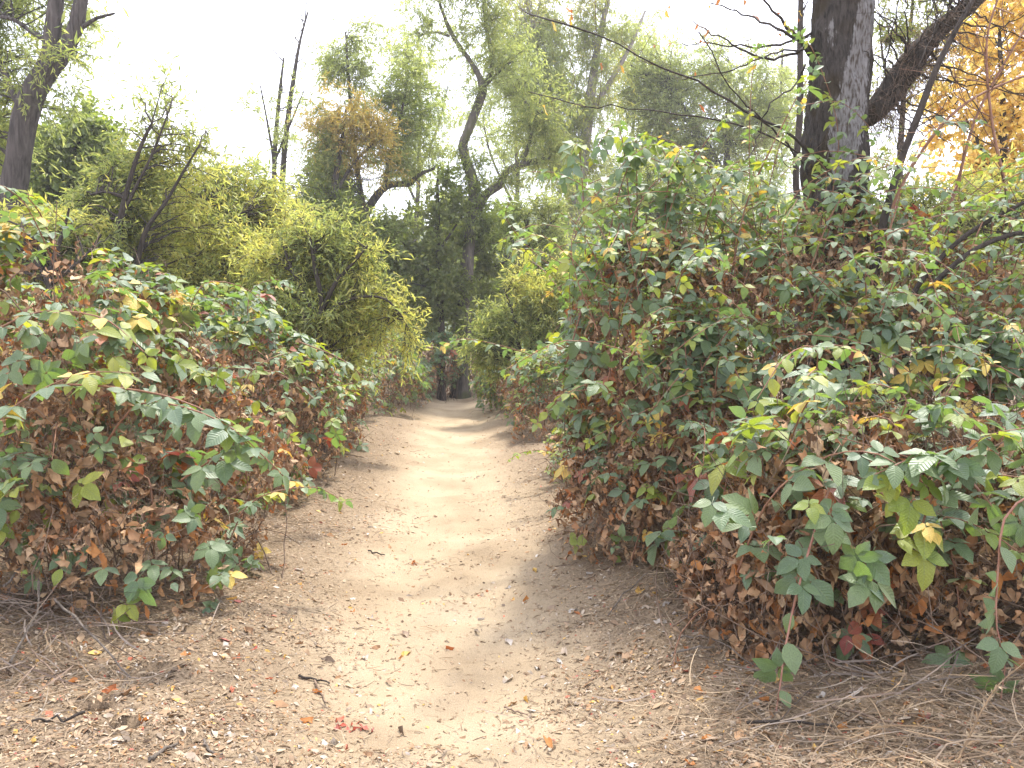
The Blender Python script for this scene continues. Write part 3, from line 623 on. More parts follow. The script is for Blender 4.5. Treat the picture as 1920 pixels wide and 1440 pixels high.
LEAF_MATS = [B_GREEN, B_LIME, B_YELLOW, B_RED]
_tplcache = {}
def tpl_mesh(key, tpl, mat):
    if key not in _tplcache:
        o = build(key[0], [(tpl[0], tpl[1], 0, tpl[2])], [mat], smooth=True); me = o.data; bpy.data.objects.remove(o); _tplcache[key] = me
    return _tplcache[key]
def leaf_object(name, me, pos, ax, nm, s, parent, base):
    ax = Vector(ax).normalized(); X = ax.cross(Vector(nm)).normalized(); Z = X.cross(ax)
    o = bpy.data.objects.new(name, me); COL.objects.link(o)
    M = Matrix((X, ax, Z)).transposed() * float(s)
    M = M.to_4x4(); M.translation = Vector(pos) - Vector(base)
    o.parent = parent; o.matrix_basis = M
    return o
def make_bush(b):
    r = np.random.default_rng(b['seed'] + 77)
    c = b['lobes'][:, :3].mean(0); base = gpt(c[0], c[1])
    root = thing(b['name'], b['label'], "bush", base, b['group'])
    dist = c[1]
    score = np.where(b['vis'], b['rank'], -1) * r.uniform(.8, 1.2, len(b['P']))
    nind = {2: 290, 1: 230, 0: 150}[b['near']] if b['name'] == 'blackberry_bush' else 0
    order = np.argsort(-score)[:nind]; order = order[score[order] > (.09 / 12 if nind else 9)]
    single = np.zeros(len(b['P']), bool); single[order] = True
    tset = NEAR if b['near'] else MID
    for i in order:
        k = int(r.integers(len(tset))); mi = b['m'][i]
        o = leaf_object("leaf", tpl_mesh(("leaf", b['near'] > 0, k, mi), tset[k], LEAF_MATS[mi]), b['P'][i], b['ax'][i], b['nm'][i], b['sz'][i], root, base)
        if mi == 2: o["label"] = "yellowed leaf"
        elif mi == 3: o["label"] = "reddened leaf"
    rest = np.where(~single)[0]; parts = []
    tset = MID if b['near'] == 2 else MID2 if b['near'] else FAR
    kk = r.integers(len(tset), size=len(rest))
    for k in range(len(tset)):
        w = rest[kk == k]
        if len(w): parts.append(inst(tset[k], b['P'][w], b['ax'][w], b['nm'][w], b['sz'][w], b['m'][w]))
    build("foliage", parts, LEAF_MATS, root, base, True, "stuff")
    parts = []; ds = DRY if b['near'] == 2 else DRYLO; kk = r.integers(len(ds), size=len(b['dP']))
    for k in range(len(ds)):
        w = kk == k
        if w.any(): parts.append(inst(ds[k], b['dP'][w], b['dax'][w], b['dnm'][w], b['dsz'][w], b['dm'][w]))
    build("dead_leaves", parts, [DRY_M, DRY_O], root, base, False, "stuff")
    # living canes: arching, each its own part
    nc = b['canes']; lob = b['lobes']
    P, N, D = surf_samples(b, nc, lambda r, n: r.uniform(-.08, .05, n), b['seed'] + 900)
    for i in range(len(P)):
        if abs(P[i][0] - path_c(P[i][1])) < 1.0: continue
        st = P[i] + np.array([r.normal() * .35, r.uniform(.1, .5), 0]); st[2] = ground_h(st[0], st[1]) + .02
        if abs(st[0] - path_c(st[1])) < 1.3: continue
        top = P[i] + N[i] * .05; md = (st + top) / 2 + np.array([0, 0, .35 * np.linalg.norm(top - st)]) * .6 + r.normal(size=3) * .06
        end = top + nz(N[i] * .6 + r.normal(size=3) * .5 + np.array([0, 0, -.6])) * r.uniform(.15, .4)
        ln = smooth_line(np.array([st, md, top, end]), 10); R = np.linspace(.006, .002, 10)[None] * (1 if dist < 9 else 1.3)
        v, f, u = tubes(ln[None], R, 5); build("cane", [(v, f, 0, u)], [CANE_M if r.random() < .6 else CANE_DEAD], root, base, True)
    for (ln, r0, mt) in b['shoots']:
        v, f, u = tubes(ln[None], np.linspace(r0, r0 * .45, len(ln))[None], 6)
        parts = [(v, f, 0, u)]
        if mt == 'red':     # prickles
            k = 60; t = r.integers(0, len(ln) - 1, k); p = ln[t] + (ln[t + 1] - ln[t]) * r.random((k, 1)); d = rvec(k, r)
            v2, f2, u2 = tubes(np.stack([p, p + d * .014], 1), np.tile([.0018, .0002], (k, 1)), 3); parts.append((v2, f2, 0, u2))
        build("cane", parts, [CANE_RED if mt == 'red' else CANE_M], root, base, True)
    # dead inner stems
    k = b['dead']
    if k:
        P, N, D = surf_samples(b, k * 2, lambda r, n: r.uniform(0, .35, n), b['seed'] + 1300)
        w = np.where(P[:, 2] < base[2] + max(.5, b['green'] * 1.3))[0][:k]; P, N = P[w], N[w]; n = len(P)
        st = P - N * np.array([.5, .5, 0]) * r.uniform(.2, 1, (n, 1)) + r.normal(size=(n, 3)) * .2; st[:, 2] = ground_h(st[:, 0], st[:, 1])
        en = P + N * .06 + r.normal(size=(n, 3)) * .18; en[:, 2] = np.maximum(en[:, 2], ground_h(en[:, 0], en[:, 1]) + .02)
        t = np.linspace(0, 1, 6)[None, :, None]
        md = (st + en) / 2 + r.normal(size=(n, 3)) * .14 + UP * .1
        L = st[:, None] * (1 - t) ** 2 + md[:, None] * 2 * t * (1 - t) + en[:, None] * t * t + r.normal(size=(n, 6, 3)) * .008
        L[..., 2] = np.maximum(L[..., 2], ground_h(L[..., 0], L[..., 1]) + .005)
        v, f, u = tubes(L, np.linspace(.0045, .0018, 6)[None] * r.uniform(.5, 1.5, (n, 1)), 3)
        parts = [(v, f, 0, u)]
        k = int(b['n_dry'] * .5); w = r.integers(0, len(b['dP']), k); q0 = b['dP'][w] + r.normal(size=(k, 3)) * .03; d = nz(r.normal(size=(k, 3)) + UP * .5); l = r.uniform(.06, .24, (k, 1))
        C = np.stack([q0, q0 + d * l * .5 + r.normal(size=(k, 3)) * .15 * l, q0 + d * l + r.normal(size=(k, 3)) * .2 * l], 1)
        C[..., 2] = np.maximum(C[..., 2], ground_h(C[..., 0], C[..., 1]) + .004)
        parts.append((*ribbons(C, np.tile([.0020, .0016, .0008], (k, 1)) * max(1, dist / 6), 5)[:2], 0, None))
        build("dead_stems", parts, [CANE_DEAD], root, base, True, "stuff")
for b in BUSH: make_bush(b)
print("bushes", round(time.time() - T00, 1))

# ------------------------------------------------------------------ trees
def stem_mesh(pts, Y, n=24, sides=10, rough=.06, seed=0, to_ground=True):
    """pts: (px, py, width_px[, dY]) -> polyline world points and radii"""
    P = []; R = []
    for p in pts:
        y = Y + (p[3] if len(p) > 3 else 0); P.append(at(p[0], p[1], y)); R.append(p[2] / 2 * y / FPX)
    P = np.array(P); R = np.array(R)
    q = smooth_line(np.hstack([P, R[:, None]]), n)
    return q[:, :3], np.maximum(q[:, 3], .004)
def trunk_part(name, L, R, mat, root, base, sides=10, rough=.07, seed=0, attrs_fn=None, furrow=0):
    v, f, u = tubes(L[None], R[None], sides)
    c = np.repeat(L, sides, 0); d = v - c
    k = 1 + rough * noise3(v * np.array([1, 1, .35]), 9.0 / max(R.max() * 4, .25), seed % 4) + rough * .6 * noise3(v, 14, (seed + 1) % 4)
    if furrow:
        q = v * np.array([1, 1, .16]); rd = 1 - 2.2 * np.abs(noise3(q, 13, 1)); rd2 = 1 - 2.2 * np.abs(noise3(q * np.array([1, 1, 1.6]), 27, 2))
        k = k + furrow * (.65 * np.clip(rd, -.6, 1) + .5 * np.clip(rd2, -.6, 1)) - furrow * .5
    v = c + d * k[:, None]
    return build(name, [(v, f, 0, u)], [mat], root, base, True, None, {"bare": attrs_fn(v)} if attrs_fn else None)
def tree(name, label, cat, Y, stems, lobes, nleaf, leaf=.09, tpl=WILLOW, bark=BARK_GREY, group=None, seed=1, droop=.25, twl=.45, lv=12, tw=10, sides=8, twigr=.003, spread=1.0, depth=.65, n=22, twigs=True, dy=0.0):
    """stems: list of point lists; lobes: (px, py, rx, ry, material[, weight, dY])"""
    r = np.random.default_rng(seed)
    SL = []
    for s in stems:
        L, R = stem_mesh(s, Y, n); SL.append((L, R))
    b0 = SL[0][0][0]; base = gpt(b0[0], b0[1])
    g0 = ground_h(b0[0], b0[1])
    if b0[2] > g0:       # carry the first stem down to the soil
        L, R = SL[0]; k = np.linspace(0, 1, 6)[:-1, None]; foot = np.array([b0[0], b0[1], g0 - .05])
        SL[0] = (np.vstack([foot + (b0 - foot) * k, L]), np.concatenate([R[0] * (1.25 - .25 * k[:, 0]), R]))
    root = thing(name, label, cat, base, group)
    for i, (L, R) in enumerate(SL):
        trunk_part("trunk" if i == 0 else "branch", L, R, bark, root, base, sides if i == 0 else max(5, sides - 2), .09, seed + i)
    if not lobes: return root
    SP = np.vstack([L for L, R in SL]); 
    mats = []; 
    for lb in lobes:
        if lb[4] not in mats: mats.append(lb[4])
    wts = np.array([lb[2] * lb[3] * (lb[5] if len(lb) > 5 else 1) for lb in lobes]); wts = wts / wts.sum()
    tg, mi = [], []
    nleaf = nleaf * (1.5 if name == 'willow_shrub' else 1.0); nb = max(6, int(nleaf / (tw * lv)))
    for lb, w in zip(lobes, wts):
        k = max(2, int(round(nb * w))); yy = Y + dy + (lb[6] if len(lb) > 6 else 0)
        c = at(lb[0], lb[1], yy); s = yy / FPX
        u = nz(r.normal(size=(k, 3))) * (r.random((k, 1)) ** (1 / 2.4)) * np.where(r.random((k, 1)) < .16, r.uniform(1.0, 1.5, (k, 1)), 1)
        tg.append(c + u * np.array([lb[2] * s, depth * .5 * (lb[2] + lb[3]) * s, lb[3] * s])); mi.append(np.full(k, mats.index(lb[4])))
    tg = np.vstack(tg); mi = np.concatenate(mi); nb = len(tg)
    gz = ground_h(tg[:, 0], tg[:, 1]) + .15; tg[:, 2] = np.maximum(tg[:, 2], gz)
    dv = np.linalg.norm(tg[:, None] - SP[None], axis=2) + 1.2 * np.maximum(0, SP[None, :, 2] - tg[:, None, 2] + .15 * np.linalg.norm(tg[:, None, :2] - SP[None, :, :2], axis=2)) + r.uniform(0, .5, (nb, len(SP)))
    st = SP[np.argmin(dv, 1)]
    ln = np.linalg.norm(tg - st, axis=1)
    md = (st + tg) / 2 + UP * (.16 * ln)[:, None] + r.normal(size=(nb, 3)) * (.10 * ln)[:, None]
    t = np.linspace(0, 1, 6)[None, :, None]
    BL = st[:, None] * (1 - t) ** 2 + md[:, None] * 2 * t * (1 - t) + tg[:, None] * t * t
    BL[:, 1:-1] += r.normal(size=(nb, 4, 3)) * (.025 * ln)[:, None, None]
    br = np.clip(ln * .008 + .003, .004, .05)[:, None] * np.linspace(1, .3, 6)[None]
    v, f, u = tubes(BL, br, 4); wood = [(v, f, 0, u)]
    nt_lo = 0
    # twigs
    nt = nb * tw; bi = np.repeat(np.arange(nb), tw); tt = r.uniform(.35, 1, nt) ** .8
    ff = tt * 5; k = np.minimum(ff.astype(int), 4); p0 = BL[bi, k] + (BL[bi, k + 1] - BL[bi, k]) * (ff - k)[:, None]
    bd = nz(BL[bi, k + 1] - BL[bi, k])
    td = nz(bd * .45 + r.normal(size=(nt, 3)) * .62 * spread + UP * .15); tl = twl * r.uniform(.5, 1.35, nt)
    def tp(s): return p0[:, None] + td[:, None] * (tl[:, None] * s)[..., None] - UP * ((droop * tl)[:, None] * s ** 2)[..., None]
    if twigs: v, f, u = tubes(tp(np.tile([0, .9], (nt, 1))), np.tile([1, .4], (nt, 1)) * twigr, 3); wood.append((v, f, 0, u))
    build("twigs", wood, [bark if bark is not BARK_OLD else BARK_DARK], root, base, True, "stuff")
    s = np.linspace(.08, 1, lv)[None] + r.uniform(-.04, .04, (nt, lv)); LP = tp(s).reshape(-1, 3)
    tan = nz(np.repeat(td, lv, 0) - UP * (2 * droop * s.reshape(-1))[:, None])
    nl = len(LP)
    ax = nz(tan * .6 + r.normal(size=(nl, 3)) * .55 - UP * droop * 1.2)
    nm = nz(UP * .6 + r.normal(size=(nl, 3)) * .7)
    sz = leaf * np.exp(r.normal(0, .28, nl))
    lm = np.repeat(mi[bi], lv)
    if len(mats) > 1:
        sw = r.random(nl) < .10; lm = np.where(sw, r.integers(len(mats), size=nl), lm)
    build("foliage", [inst(tpl, LP, ax, nm, sz, lm)], mats, root, base, False, "stuff")
    return root
def autostem(px, top, bot, w, lean=0, seed=0):
    r = np.random.default_rng(seed); k = 5
    return [(px + lean * i / (k - 1) + r.normal() * 4 * (i > 0), bot + (top - bot) * i / (k - 1), w * (1 - .7 * i / (k - 1))) for i in range(k)]

# old mossy tree beside the path (bare above the brambles)
def old_tree():
    Y = 6.0
    pts = [(1590, 760, 128), (1582, 640, 122), (1572, 480, 116), (1567, 330, 112), (1569, 200, 108), (1576, 100, 104), (1581, 0, 104), (1590, -120, 100), (1610, -320, 90)]
    L, R = stem_mesh(pts, Y, 240); base = gpt(L[0][0], L[0][1])
    L = np.vstack([[L[0][0] + .02, L[0][1], base[2] - .1], L]); R = np.concatenate([[R[0] * 1.25], R])
    root = thing("mossy_tree", "thick old tree trunk with brown moss and a pale bare streak, rising from the brambles", "tree", base)
    patch = [(1575, 345, 12), (1582, 290, 30), (1590, 220, 36), (1602, 160, 28), (1612, 100, 22), (1624, 30, 20), (1632, -40, 16)]
    PP = smooth_line(np.array(patch, float), 40)
    def bare(v):
        x, y, d = project(v)
        i = np.argmin(np.abs(y[:, None] - PP[None, :, 1]), 1)
        k = np.exp(-((x - PP[i, 0]) / PP[i, 2]) ** 2) * ((y < 345) & (y > -60)) * (d < Y + .1)
        k = np.maximum(k, .55 * np.exp(-((x - 1560) / 14) ** 2 - ((y - 60) / 45) ** 2) * (d < Y)); return k
    trunk_part("trunk", L, R, BARK_OLD, root, base, 110, .085, 3, bare, .10)
    Lm, Rm = stem_mesh([(1610, 222, 40), (1640, 207, 44), (1678, 160, 46), (1715, 110, 44), (1748, 68, 36), (1790, 32, 30), (1835, -5, 26), (1900, -70, 22)], 6.1, 40)
    trunk_part("limb", Lm, Rm, BARK_OLD, root, base, 16, .10, 5, lambda v: np.zeros(len(v)))
    r = np.random.default_rng(5)
    lines = [  # bare dead branches (px, py, width)
        [(1530, 110, 14), (1480, 55, 9), (1440, 10, 6), (1410, -30, 4)],
        [(1530, 100, 10), (1470, 60, 8), (1400, 30, 5), (1330, 5, 3)],
        [(1525, 60, 8), (1440, 88, 6), (1350, 85, 4), (1280, 82, 2)],
        [(1520, 90, 9), (1440, 110, 7), (1370, 80, 5), (1300, 40, 3)],
        [(1540, 320, 10), (1480, 250, 8), (1400, 210, 7), (1330, 168, 6), (1250, 130, 5), (1150, 80, 4), (1050, 45, 3), (975, 15, 2)],
        [(1530, 300, 6), (1400, 238, 5), (1280, 216, 4), (1170, 200, 3), (1080, 195, 2), (990, 172, 1.5)],
        [(1510, 120, 6), (1490, 160, 5), (1440, 200, 4), (1420, 260, 3), (1400, 300, 2)],
        [(1520, 95, 7), (1450, 100, 5), (1380, 130, 4), (1280, 150, 2)],
        [(1525, 340, 8), (1500, 300, 6), (1440, 230, 5), (1390, 190, 4), (1310, 60, 2)],
    ]
    # dead twigs springing from the limb and the trunk's far side
    for i in range(44):
        k = r.integers(6, 38); p = project(Lm[k][None]); x0, y0 = float(p[0][0]), float(p[1][0]); a = r.uniform(-2.9, .7); ln = r.uniform(80, 260)
        lines.append([(x0, y0, 6), (x0 + ln * .45 * math.cos(a) + r.normal() * 12, y0 + ln * .45 * math.sin(a) + r.normal() * 12, 4), (x0 + ln * math.cos(a + r.normal() * .3), y0 + ln * math.sin(a + r.normal() * .3), 1.6)])
    tw = []
    for i, pl in enumerate(lines):
        yy = 6.0 + (.12 if i >= 9 else 0)
        P, R_ = stem_mesh([(x, y, w * .68, 0 if j == 0 else -(j * .18) + r.normal() * .12 * j) for j, (x, y, w) in enumerate(pl)], yy, 18)
        P[1:-1] += r.normal(size=(16, 3)) * .008
        v, f, u = tubes(P[None], np.maximum(R_, .0018)[None], 5); build("branch", [(v, f, 0, u)], [BARK_DARK], root, base, True)
        for j in range(7 if i < 9 else 4):
            k = r.integers(4, 17); q0 = P[k]; d = nz(nz(P[k] - P[k - 1]) * .7 + r.normal(size=3) * .6); l = r.uniform(.15, .55)
            tw.append(np.stack([q0, q0 + d * l * .35 + r.normal(size=3) * .02, q0 + d * l * .7 + r.normal(size=3) * .04, q0 + d * l + r.normal(size=3) * .06 - UP * .05 * l]))
    # dry vine tangle hung over the limb
    for i in range(420):
        k = r.integers(3, 30); q0 = Lm[k] + rvec(1, r)[0] * Rm[k]; d = nz(np.array([r.normal() * .6, r.normal() * .4 - .2, -1 + r.normal() * .5])); l = r.uniform(.15, .5)
        tw.append(np.stack([q0 + UP * .05, q0 + d * l * .3 + r.normal(size=3) * .05, q0 + d * l * .65 + r.normal(size=3) * .07, q0 + d * l + r.normal(size=3) * .09]))
    tw = np.array(tw); v, f, u = tubes(tw, np.tile([.0022, .0018, .0014, .0007], (len(tw), 1)), 3)
    build("twigs", [(v, f, 0, u)], [CANE_DEAD], root, base, True, "stuff")
    P = tw[0:40, -1]; r2 = np.random.default_rng(8); k = len(P)
    build("withered_leaves", [inst(DRY[0], P, rvec(k, r2) - UP, rvec(k, r2), r2.uniform(.03, .06, k), r2.integers(0, 2, k))], [DRY_O, B_YELLOW], root, base, False, "stuff")
    # moss tufts hugging the bark
    k = 2600; i = r2.integers(4, 230, k); a = r2.uniform(0, 6.283, k); d = np.stack([np.cos(a), np.sin(a), np.zeros(k)], -1)
    P = L[i] + (L[np.minimum(i + 1, 240)] - L[i]) * r2.random((k, 1)) + d * (R[i] * 1.0)[:, None]
    x, y, _ = project(P); kp = (noise3(P, 4, 2) > .05) & ~((bare(P) > .3)); P, d = P[kp], d[kp]; k = len(P)
    build("moss", [inst(CHIP[0], P, -UP + d * .35 + rvec(k, r2) * .6, d, r2.uniform(.015, .04, k), 0)], [leaf_mat("moss", [(.06, .04, .015), (.09, .065, .02), (.05, .035, .02)], .95, .2)], root, base, False, "stuff")
old_tree()
def pole(name, label, pts, Y, bark, sides=7, cat="sapling", twigs=14, seed=0, root=None):
    r = np.random.default_rng(seed + 40)
    L, R = stem_mesh(pts, Y, 30); base = gpt(L[0][0], L[0][1])
    if L[0][2] > base[2]: L = np.vstack([[L[0][0], L[0][1], base[2] - .03], L]); R = np.concatenate([[R[0] * 1.1], R])
    root = thing(name, label, cat, base)
    trunk_part("trunk", L, R, bark, root, base, sides, .08, seed)
    tw = []
    for j in range(twigs):
        k = r.integers(8, 30); q0 = L[k]; d = nz(nz(L[k] - L[k - 1]) * .5 + r.normal(size=3) * .7); l = r.uniform(.2, .9) * min(Y / 7, 1.4)
        P = smooth_line(np.stack([q0, q0 + d * l * .4 + r.normal(size=3) * .04, q0 + d * l + r.normal(size=3) * .1]), 7)
        v, f, u = tubes(P[None], np.linspace(.005, .0015, 7)[None] * Y / 6, 4); tw.append((v, f, 0, u))
    if tw: build("twigs", tw, [bark], root, base, True, "stuff")
    return root
pole("sapling", "slender dark leaning sapling stem crossing in front of the golden foliage", [(1640, 520, 15), (1655, 420, 14), (1690, 300, 13), (1722, 215, 13), (1755, 130, 11), (1790, 60, 9), (1830, -10, 8), (1880, -90, 6)], 5.4, BARK_DARK, seed=1, twigs=18)
pole("sapling", "thin dark upright stem just behind the old mossy trunk", [(1500, 420, 13), (1492, 330, 12), (1500, 200, 12), (1500, 80, 11), (1502, -40, 9)], 8.5, BARK_DARK, seed=2, twigs=10)
pole("dead_cane", "long dead cane leaning low out of the brambles below the golden tree", [(1700, 570, 11), (1740, 510, 10), (1800, 450, 9), (1870, 405, 8), (1960, 360, 6)], 4.9, BARK_DARK, cat="cane", seed=3, twigs=6)
pole("dead_cane", "curved dead cane, the lower and thicker of the leaning pair", [(1700, 600, 12), (1745, 540, 11), (1810, 480, 10), (1880, 445, 9), (1970, 425, 8)], 4.8, BARK_DARK, cat="cane", seed=4, twigs=5)
pole("dead_cane", "thin bare cane arching high across the golden leaves", [(1640, 480, 7), (1700, 330, 6), (1790, 210, 5), (1900, 150, 4), (1990, 130, 3)], 5.6, CANE_M, cat="cane", seed=5, twigs=12)
pole("dead_cane", "thin bare cane standing nearly upright beside the golden leaves", [(1900, 520, 7), (1890, 380, 6), (1860, 230, 5), (1850, 80, 4), (1880, -30, 3)], 5.6, CANE_M, cat="cane", seed=6, twigs=14)
pole("dead_cane", "bare reddish cane slanting from the trunk's foot to the picture's top corner", [(1740, 500, 7), (1790, 360, 6), (1830, 220, 5), (1900, 90, 4), (1960, 0, 3)], 5.9, CANE_M, cat="cane", seed=7, twigs=14)

tree("willow_tree", "forked willow with a stout dark leaning trunk at the thicket's edge", "tree", 11.0,
     [[(-5, 560, 54), (10, 450, 46), (30, 330, 45), (45, 230, 42), (62, 175, 42), (92, 118, 35), (98, 60, 28), (106, 0, 24), (115, -80, 20)],
      [(72, 158, 34), (112, 108, 30), (140, 55, 26), (152, 0, 23), (165, -80, 20)],
      [(40, 205, 14), (18, 160, 11), (0, 125, 9), (-40, 90, 7)], [(100, 85, 10), (60, 60, 8), (20, 35, 7), (-30, 30, 5)], [(150, 55, 8), (180, 35, 6), (215, 25, 4)]],
     [(40, 40, 100, 70, W_PALE, .7), (-50, 130, 80, 120, W_GREEN), (140, 60, 60, 70, W_PALE, .5), (110, 190, 60, 60, W_PALE, .35), (-30, 290, 60, 80, W_GREEN), (185, 30, 45, 40, W_PALE, .3), (70, -60, 140, 70, W_GREEN), (85, 110, 50, 50, W_GREEN, .45, -1.5), (20, 240, 50, 60, W_PALE, .4), (120, 120, 70, 60, W_PALE, .4)], 17000, .095, WILLOW, BARK_GREY, seed=31, droop=.2, sides=14, dy=.7)
tree("bushy_tree", "dense mid-green tree behind the forked willow trunk", "tree", 16.0, [autostem(120, 230, 560, 22, 30, 1), [(120, 400, 10), (60, 330, 8), (20, 290, 6)]],
     [(120, 300, 90, 80, T_GREEN), (60, 390, 110, 60, T_GREEN), (180, 250, 35, 70, T_GREEN, .8), (190, 360, 70, 50, W_GREEN), (0, 300, 60, 80, T_GREEN), (140, 450, 90, 40, T_DARK), (220, 420, 80, 50, T_GREEN)], 28000, .10, OVAL, BARK_DARK, seed=32, droop=.3, twl=.55)
GW = "willow shrubs behind the brambles"
tree("willow_shrub", "tall airy willow shrub on thin dark forked stems with a sparse grey-green top", "shrub", 9.5,
     [[(196, 600, 14), (212, 480, 13), (226, 410, 12), (240, 350, 9), (262, 280, 7), (285, 230, 4)], [(238, 600, 12), (258, 490, 11), (275, 430, 9), (310, 380, 7), (345, 320, 5), (375, 270, 3)], [(226, 410, 8), (255, 350, 6), (285, 290, 5), (320, 200, 3)], [(232, 370, 7), (200, 360, 5), (170, 365, 4)]],
     [(320, 185, 60, 52, W_PALE, .22), (310, 260, 85, 55, W_GREEN, .45), (240, 340, 90, 60, W_GREEN, .6), (350, 320, 75, 60, W_YEL, .45), (210, 430, 130, 70, W_GREEN, .7), (340, 430, 100, 60, W_YEL, .5), (260, 510, 150, 50, W_YEL, .6)], 13000, .085, WILLOW, BARK_DARK, GW, 41, .18, .4, depth=.55, dy=.7)
tree("willow_shrub", "rounded yellow-green willow shrub with a crooked low branch, in the thicket's middle", "shrub", 10.8,
     [[(318, 590, 16), (340, 530, 13), (372, 480, 11), (400, 440, 8), (440, 410, 5), (470, 390, 3)], [(372, 480, 8), (385, 420, 6), (400, 370, 4)], [(345, 520, 8), (390, 515, 6), (420, 500, 4)]],
     [(430, 330, 95, 45, W_GREEN, .5), (500, 370, 80, 55, W_YEL, .5), (440, 430, 110, 70, W_GREEN, .8), (520, 450, 70, 70, W_YEL, .6), (390, 520, 120, 55, W_GREEN, .8), (500, 540, 90, 50, W_YEL, .6), (370, 390, 60, 60, W_YEL, .4), (500, 500, 60, 60, W_GREEN, .5), (460, 470, 60, 50, W_YEL, .4), (450, 480, 80, 60, W_YEL, .5, -1.3), (410, 420, 50, 50, W_GREEN, .3, -1.0), (360, 540, 70, 40, W_GREEN, .4, -1.3)], 17000, .09, WILLOW, BARK_DARK, GW, 42, .18, .42, depth=.55, dy=.7)
tree("willow_shrub", "brightest yellow willow shrub arching towards the path above the bramble bank", "shrub", 8.8,
     [[(598, 610, 13), (602, 560, 10), (590, 500, 7), (580, 440, 4)], [(600, 590, 10), (630, 530, 8), (665, 490, 5), (690, 460, 3)], [(598, 600, 9), (570, 550, 7), (545, 500, 5), (530, 460, 3)], [(605, 590, 8), (660, 560, 6), (720, 560, 4), (760, 600, 2)]],
     [(590, 455, 80, 45, W_GREEN, .7), (620, 500, 90, 55, W_GREEN, .8), (560, 510, 70, 50, W_YEL, .8), (655, 450, 40, 50, W_GREEN, .5), (680, 540, 55, 60, W_YEL, .7), (600, 590, 130, 40, W_YEL, .8), (500, 570, 90, 40, W_GREEN, .7), (490, 520, 60, 60, W_YEL, .6), (600, 625, 120, 30, W_YEL, .7, .5), (690, 640, 70, 40, W_GREEN, .6, .6), (560, 600, 100, 30, W_GREEN, .5, -.5), (725, 650, 60, 35, W_YEL, .6), (640, 420, 30, 45, W_GREEN, .35), (560, 440, 40, 50, W_YEL, .35), (695, 480, 30, 40, W_YEL, .4), (735, 605, 38, 30, W_YEL, .6), (530, 560, 70, 40, W_GREEN), (660, 590, 70, 40, W_GREEN, .7)], 19000, .072, WILLOW, BARK_DARK, GW, 43, .18, .36, depth=.7, dy=.3)
tree("willow_shrub", "low yellow willow shrub at the foot of the forked willow", "shrub", 8.6,
     [[(90, 560, 12), (100, 490, 10), (120, 430, 6), (130, 390, 4)], [(95, 540, 9), (60, 470, 6), (40, 420, 4)], [(100, 530, 9), (160, 480, 6), (190, 440, 4)]],
     [(110, 440, 80, 40, W_YEL), (30, 450, 50, 35, W_YEL), (170, 470, 70, 50, W_GREEN), (70, 500, 80, 40, W_YEL), (-30, 460, 60, 50, W_GREEN)], 8000, .085, WILLOW, BARK_DARK, GW, 44, .18, .36, depth=.55, dy=.7)
tree("willow_shrub", "pale green feathery willow shrub beside the path below the far forked tree", "shrub", 13.5,
     [[(975, 680, 9), (970, 620, 7), (955, 570, 5), (945, 540, 3)], [(985, 680, 8), (1010, 600, 6), (1030, 550, 4)], [(990, 680, 8), (1060, 590, 6), (1090, 540, 4)]],
     [(930, 610, 45, 45, W_GREEN), (985, 590, 60, 40, W_GREEN), (1040, 555, 60, 40, W_YEL), (1000, 560, 40, 30, W_YEL), (1100, 540, 60, 40, W_GREEN), (960, 665, 90, 40, W_GREEN), (1060, 610, 90, 50, W_GREEN), (1120, 490, 50, 50, W_GREEN, .6), (1010, 510, 50, 40, W_YEL, .4), (900, 640, 40, 50, W_GREEN, .7)], 17000, .09, WILLOW, BARK_DARK, GW, 45, .18, .36)
tree("willow_shrub", "yellow-green shrub behind the high brambles and leaning canes", "shrub", 8.5,
     [[(1780, 600, 12), (1790, 500, 9), (1800, 430, 6), (1810, 370, 4)], [(1785, 560, 9), (1840, 470, 6), (1890, 400, 4)], [(1780, 560, 9), (1720, 470, 6), (1690, 400, 4)]],
     [(1800, 430, 120, 70, W_GREEN), (1880, 390, 70, 60, W_YEL), (1700, 400, 50, 50, W_GREEN, .5), (1890, 480, 70, 50, W_YEL), (1980, 420, 70, 90, W_GREEN)], 12000, .085, WILLOW, BARK_DARK, GW, 46, .18, .4, depth=.7, dy=.3)

tree("willow_shrub", "grey-green willow thicket shrub at the snags' feet behind the crooked branch shrub", "shrub", 13.0,
     [[(470, 600, 9), (472, 500, 7), (468, 420, 5), (475, 350, 3)], [(472, 560, 7), (530, 480, 5), (560, 400, 3)]],
     [(470, 400, 90, 60, W_GREEN), (550, 420, 60, 60, W_GREEN), (420, 470, 80, 60, W_GREEN), (520, 500, 100, 60, W_GREEN), (480, 340, 60, 40, W_PALE, .4), (380, 400, 60, 60, W_GREEN)], 7500, .11, WILLOW, BARK_DARK, GW, 47, .18, .45)
tree("willow_shrub", "olive willow thicket shrub filling in behind the airy stems", "shrub", 13.5,
     [[(250, 620, 9), (248, 520, 7), (255, 440, 5), (260, 380, 3)], [(250, 560, 7), (190, 480, 5), (160, 420, 3)]],
     [(260, 440, 100, 60, W_GREEN), (170, 440, 70, 60, W_GREEN), (320, 480, 80, 60, W_YEL, .7), (220, 520, 120, 50, W_GREEN), (260, 360, 80, 50, W_GREEN, .6)], 7500, .11, WILLOW, BARK_DARK, GW, 48, .18, .45)
tree("sparse_tree", "thin nearly leafless tree leaning just beside the two dead snags", "tree", 21.0, [[(515, 560, 9), (514, 330, 6), (503, 240, 4), (488, 160, 2.5)], [(516, 300, 5), (545, 230, 4), (570, 170, 2)]],
     [(482, 180, 26, 40, W_PALE), (505, 230, 30, 40, W_PALE), (565, 190, 24, 60, W_PALE, .8), (545, 250, 30, 40, W_PALE)], 1700, .11, WILLOW, BARK_DARK, seed=65, droop=.2, twl=.5)
